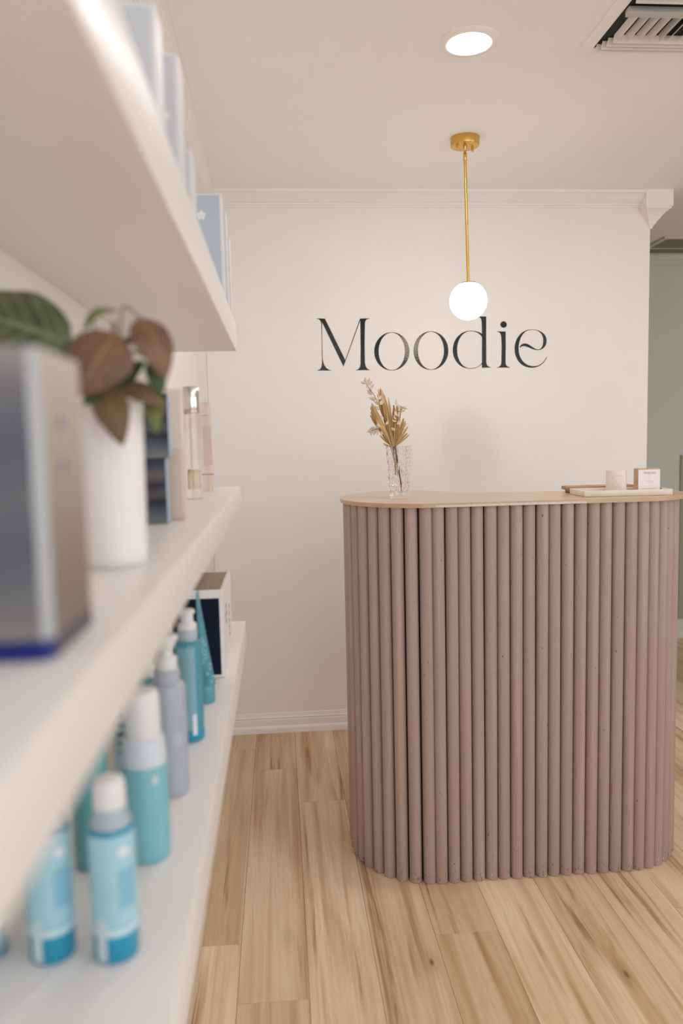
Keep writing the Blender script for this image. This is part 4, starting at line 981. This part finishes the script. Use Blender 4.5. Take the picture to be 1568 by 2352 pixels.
# two navy cartons, one on the other
NAVY = banded('navy_painted_gloss', 2, [(0.0, (0.16, 0.18, 0.18)), (0.18, (0.06, 0.08, 0.12)), (0.34, (0.01, 0.012, 0.018)), (0.46, (0.075, 0.072, 0.085)), (0.62, (0.012, 0.015, 0.03)), (0.74, (0.12, 0.10, 0.10)), (0.9, (0.02, 0.03, 0.07)), (1.0, (0.01, 0.015, 0.02))], 11.0, 0.2, 0.0, 0.25)  # navy card with its gloss reflections painted in as lighter bands
PBL = mat('pale_blue_card', (0.36, 0.47, 0.60), 0.35, vary=0.05)
def navy(label, x1, z, h):
    t = thing('navy_carton', label, 'carton', (x1, 1.121, z), 0, 'navy cartons stacked beside the plant pot')
    obj('body', box_me('navy_body', -0.046, -0.0012, 0.0, 0.027, 0.0003, h, 0.0008, 1), NAVY, t)
    bm = bmesh.new(); P = []
    for k in range(9):                      # side panel bowed in at mid height
        u = k / 8; xo = -0.0009 * math.sin(PI * u)
        P.append([bm.verts.new(p) for p in ((-0.0014 , 0.0005, 0.001 + (h - 0.002) * u), (0.0002 + xo, 0.0008, 0.001 + (h - 0.002) * u), (0.0002 + xo, 0.0265, 0.001 + (h - 0.002) * u), (-0.0014, 0.0268, 0.001 + (h - 0.002) * u))])
    for A, B in zip(P, P[1:]):
        for q in range(4): bm.faces.new((A[q], A[(q + 1) % 4], B[(q + 1) % 4], B[q]))
    bm.faces.new(P[0]); bm.faces.new(P[-1])
    obj('side_panel', finish(bm, 'navy_side', 40), PBL, t)
navy('lower navy carton of the stack of two behind the plant pot', -0.1590, ZM, 0.0935)
navy('upper navy carton resting on another beside the bronze leaves', -0.1530, ZM + 0.0938, 0.0895)
t = tag(obj('beige_carton', box_me('beige_carton', -0.030, 0, 0, 0.04, 0.0003, 0.106, 0.0008, 1), mat('beige_gloss_card', (0.68, 0.56, 0.47), 0.4, vary=0.03), None, (-0.1425, 1.165, ZM)), 'short plain beige carton right of the navy cartons on the middle shelf', 'carton')
t = thing('tall_carton', 'tall pale peach carton behind the short beige carton on the middle shelf', 'carton', (-0.1525, 1.27, ZM))
obj('body', box_me('peach_body', -0.026, 0, 0, 0.03, 0.0003, 0.200, 0.0008, 1), mat('peach_card', (0.78, 0.69, 0.61), 0.4, vary=0.02), t)
obj('front_panel', box_me('peach_front', -0.0235, -0.003, -0.0005, 0.0004, 0.006, 0.194, 0.0002, 1), mat('peach_panel', (0.74, 0.66, 0.59), 0.3), t)
CG = mat('clear_bottle_glass', (0.93, 0.90, 0.85), 0.03, vary=0.0, trans=1.0, ior=1.4)
SILVER = mat('polished_silver', (0.80, 0.77, 0.74), 0.15, metal=1.0, vary=0.02)
t = thing('glass_bottle', 'slim clear glass bottle with a silver cap on the middle shelf', 'bottle', (-0.1722, 1.600, ZM))
obj('body', lathe('glass_body', [(0.0135, 0.0003), (0.0152, 0.0015), (0.0158, 0.006), (0.0158, 0.168), (0.0150, 0.172), (0.0135, 0.1735)], 40), CG, t)
obj('contents', lathe('amber_contents', [(0.0085, 0.020), (0.0095, 0.022), (0.0095, 0.056), (0.008, 0.060)], 32), mat('pale_amber_fluid', (0.88, 0.80, 0.68), 0.1, vary=0.05, trans=0.95, ior=1.2), t)
obj('band', lathe('neck_band', [(0.0150, 0.1730), (0.0162, 0.1735), (0.0162, 0.1795), (0.0150, 0.180)], 40), mat('pale_gold', (0.55, 0.48, 0.36), 0.3, metal=0.6), t)
obj('cap', lathe('silver_cap', [(0.0158, 0.180), (0.0162, 0.181), (0.0162, 0.2235), (0.0150, 0.2255)], 40), SILVER, t)
t = thing('flat_bottle', 'flat pink tinted clear bottle farthest along the middle shelf', 'bottle', (-0.1672, 1.842, ZM))
bd = obj('body', box_me('flat_body', -0.0148, 0.0148, -0.010, 0.010, 0.0003, 0.176, 0.003, 3), mat('pink_tint_glass', (0.93, 0.82, 0.78), 0.04, vary=0.0, trans=1.0, ior=1.35), t)
obj('label_panel', box_me('flat_label', -0.006, 0.0135, -0.0106, -0.0098, 0.060, 0.150, 0.0003, 1), mat('blush_label', (0.66, 0.53, 0.47), 0.4, vary=0.05), bd)
obj('base_line', box_me('flat_line', -0.0145, 0.0145, -0.0105, -0.0098, 0.038, 0.041, 0.0003, 1), mat('rose_line', (0.45, 0.33, 0.29), 0.4), bd)
obj('cap', box_me('flat_cap', -0.0115, 0.0135, -0.009, 0.009, 0.1762, 0.205, 0.0025, 3), mat('clear_pink_cap', (0.90, 0.80, 0.76), 0.06, vary=0.0, trans=0.9, ior=1.3), t)

# ------------------------------------------------------------------ cartons standing on the topmost shelf
PALE = mat('pale_ice_card', (0.72, 0.71, 0.73), 0.4, vary=0.02)
PALE2 = mat('pale_ice_panel', (0.56, 0.59, 0.63), 0.35, vary=0.03)
SKY = mat('pale_sky_blue_card', (0.46, 0.54, 0.63), 0.35, vary=0.03)
def top_carton(name, label, x1, y, w, d, h, body, panel, marks=()):
    t = thing(name, label, 'carton', (x1, y, ZU), 0, 'pale cartons on the topmost shelf')
    obj('body', box_me('top_body', -w, 0, 0.0006, d, 0.0003, h, 0.0007, 1), body, t)
    fp = obj('front_panel', box_me('top_front', -w + 0.001, -0.0045, 0, 0.0010, 0.003, h - 0.004, 0.0002, 1), panel, t)
    for x, z, r in marks:
        bm = bmesh.new(); pts = []
        for k in range(13):
            a = 2 * PI * k / 12; rr = r * (1 + 0.25 * math.sin(5 * a))
            pts.append((x + rr * math.cos(a), z + rr * math.sin(a)))
        p3 = [bm.verts.new((a_, -0.0004, b_)) for a_, b_ in pts[:-1]]; p4 = [bm.verts.new((a_, 0.0002, b_)) for a_, b_ in pts[:-1]]
        bm.faces.new(p3); bm.faces.new(p4)
        for k in range(12): bm.faces.new((p3[k], p3[(k + 1) % 12], p4[(k + 1) % 12], p4[k]))
        obj('emblem', finish(bm, 'emblem'), mat('white_emblem', (0.80, 0.79, 0.80), 0.4), fp)
top_carton('pale_carton', 'pale ice grey carton nearest on the topmost shelf, cut by the picture top', -0.109, 0.819, 0.055, 0.05, 0.1365, PALE, PALE2)
top_carton('pale_carton', 'tall narrow pale carton second along the topmost shelf', -0.109, 1.010, 0.050, 0.05, 0.179, PALE, PALE2, [(-0.018, 0.105, 0.0055)])
top_carton('pale_carton', 'lowest of the pale cartons on the topmost shelf, just before the sky blue one', -0.109, 1.140, 0.045, 0.05, 0.112, PALE, PALE2, [(-0.013, 0.065, 0.005)])
top_carton('sky_blue_carton', 'large sky blue carton with a white emblem on the topmost shelf', -0.109, 1.772, 0.075, 0.055, 0.2445, PALE, SKY, [(-0.044, 0.198, 0.0095), (-0.060, 0.213, 0.0065)])
top_carton('pale_carton', 'pale carton directly behind the sky blue one on the topmost shelf', -0.104, 1.835, 0.070, 0.05, 0.225, PALE, PALE)
top_carton('pale_carton', 'farthest pale carton at the end of the topmost shelf', -0.1015, 1.895, 0.068, 0.06, 0.185, PALE, PALE)
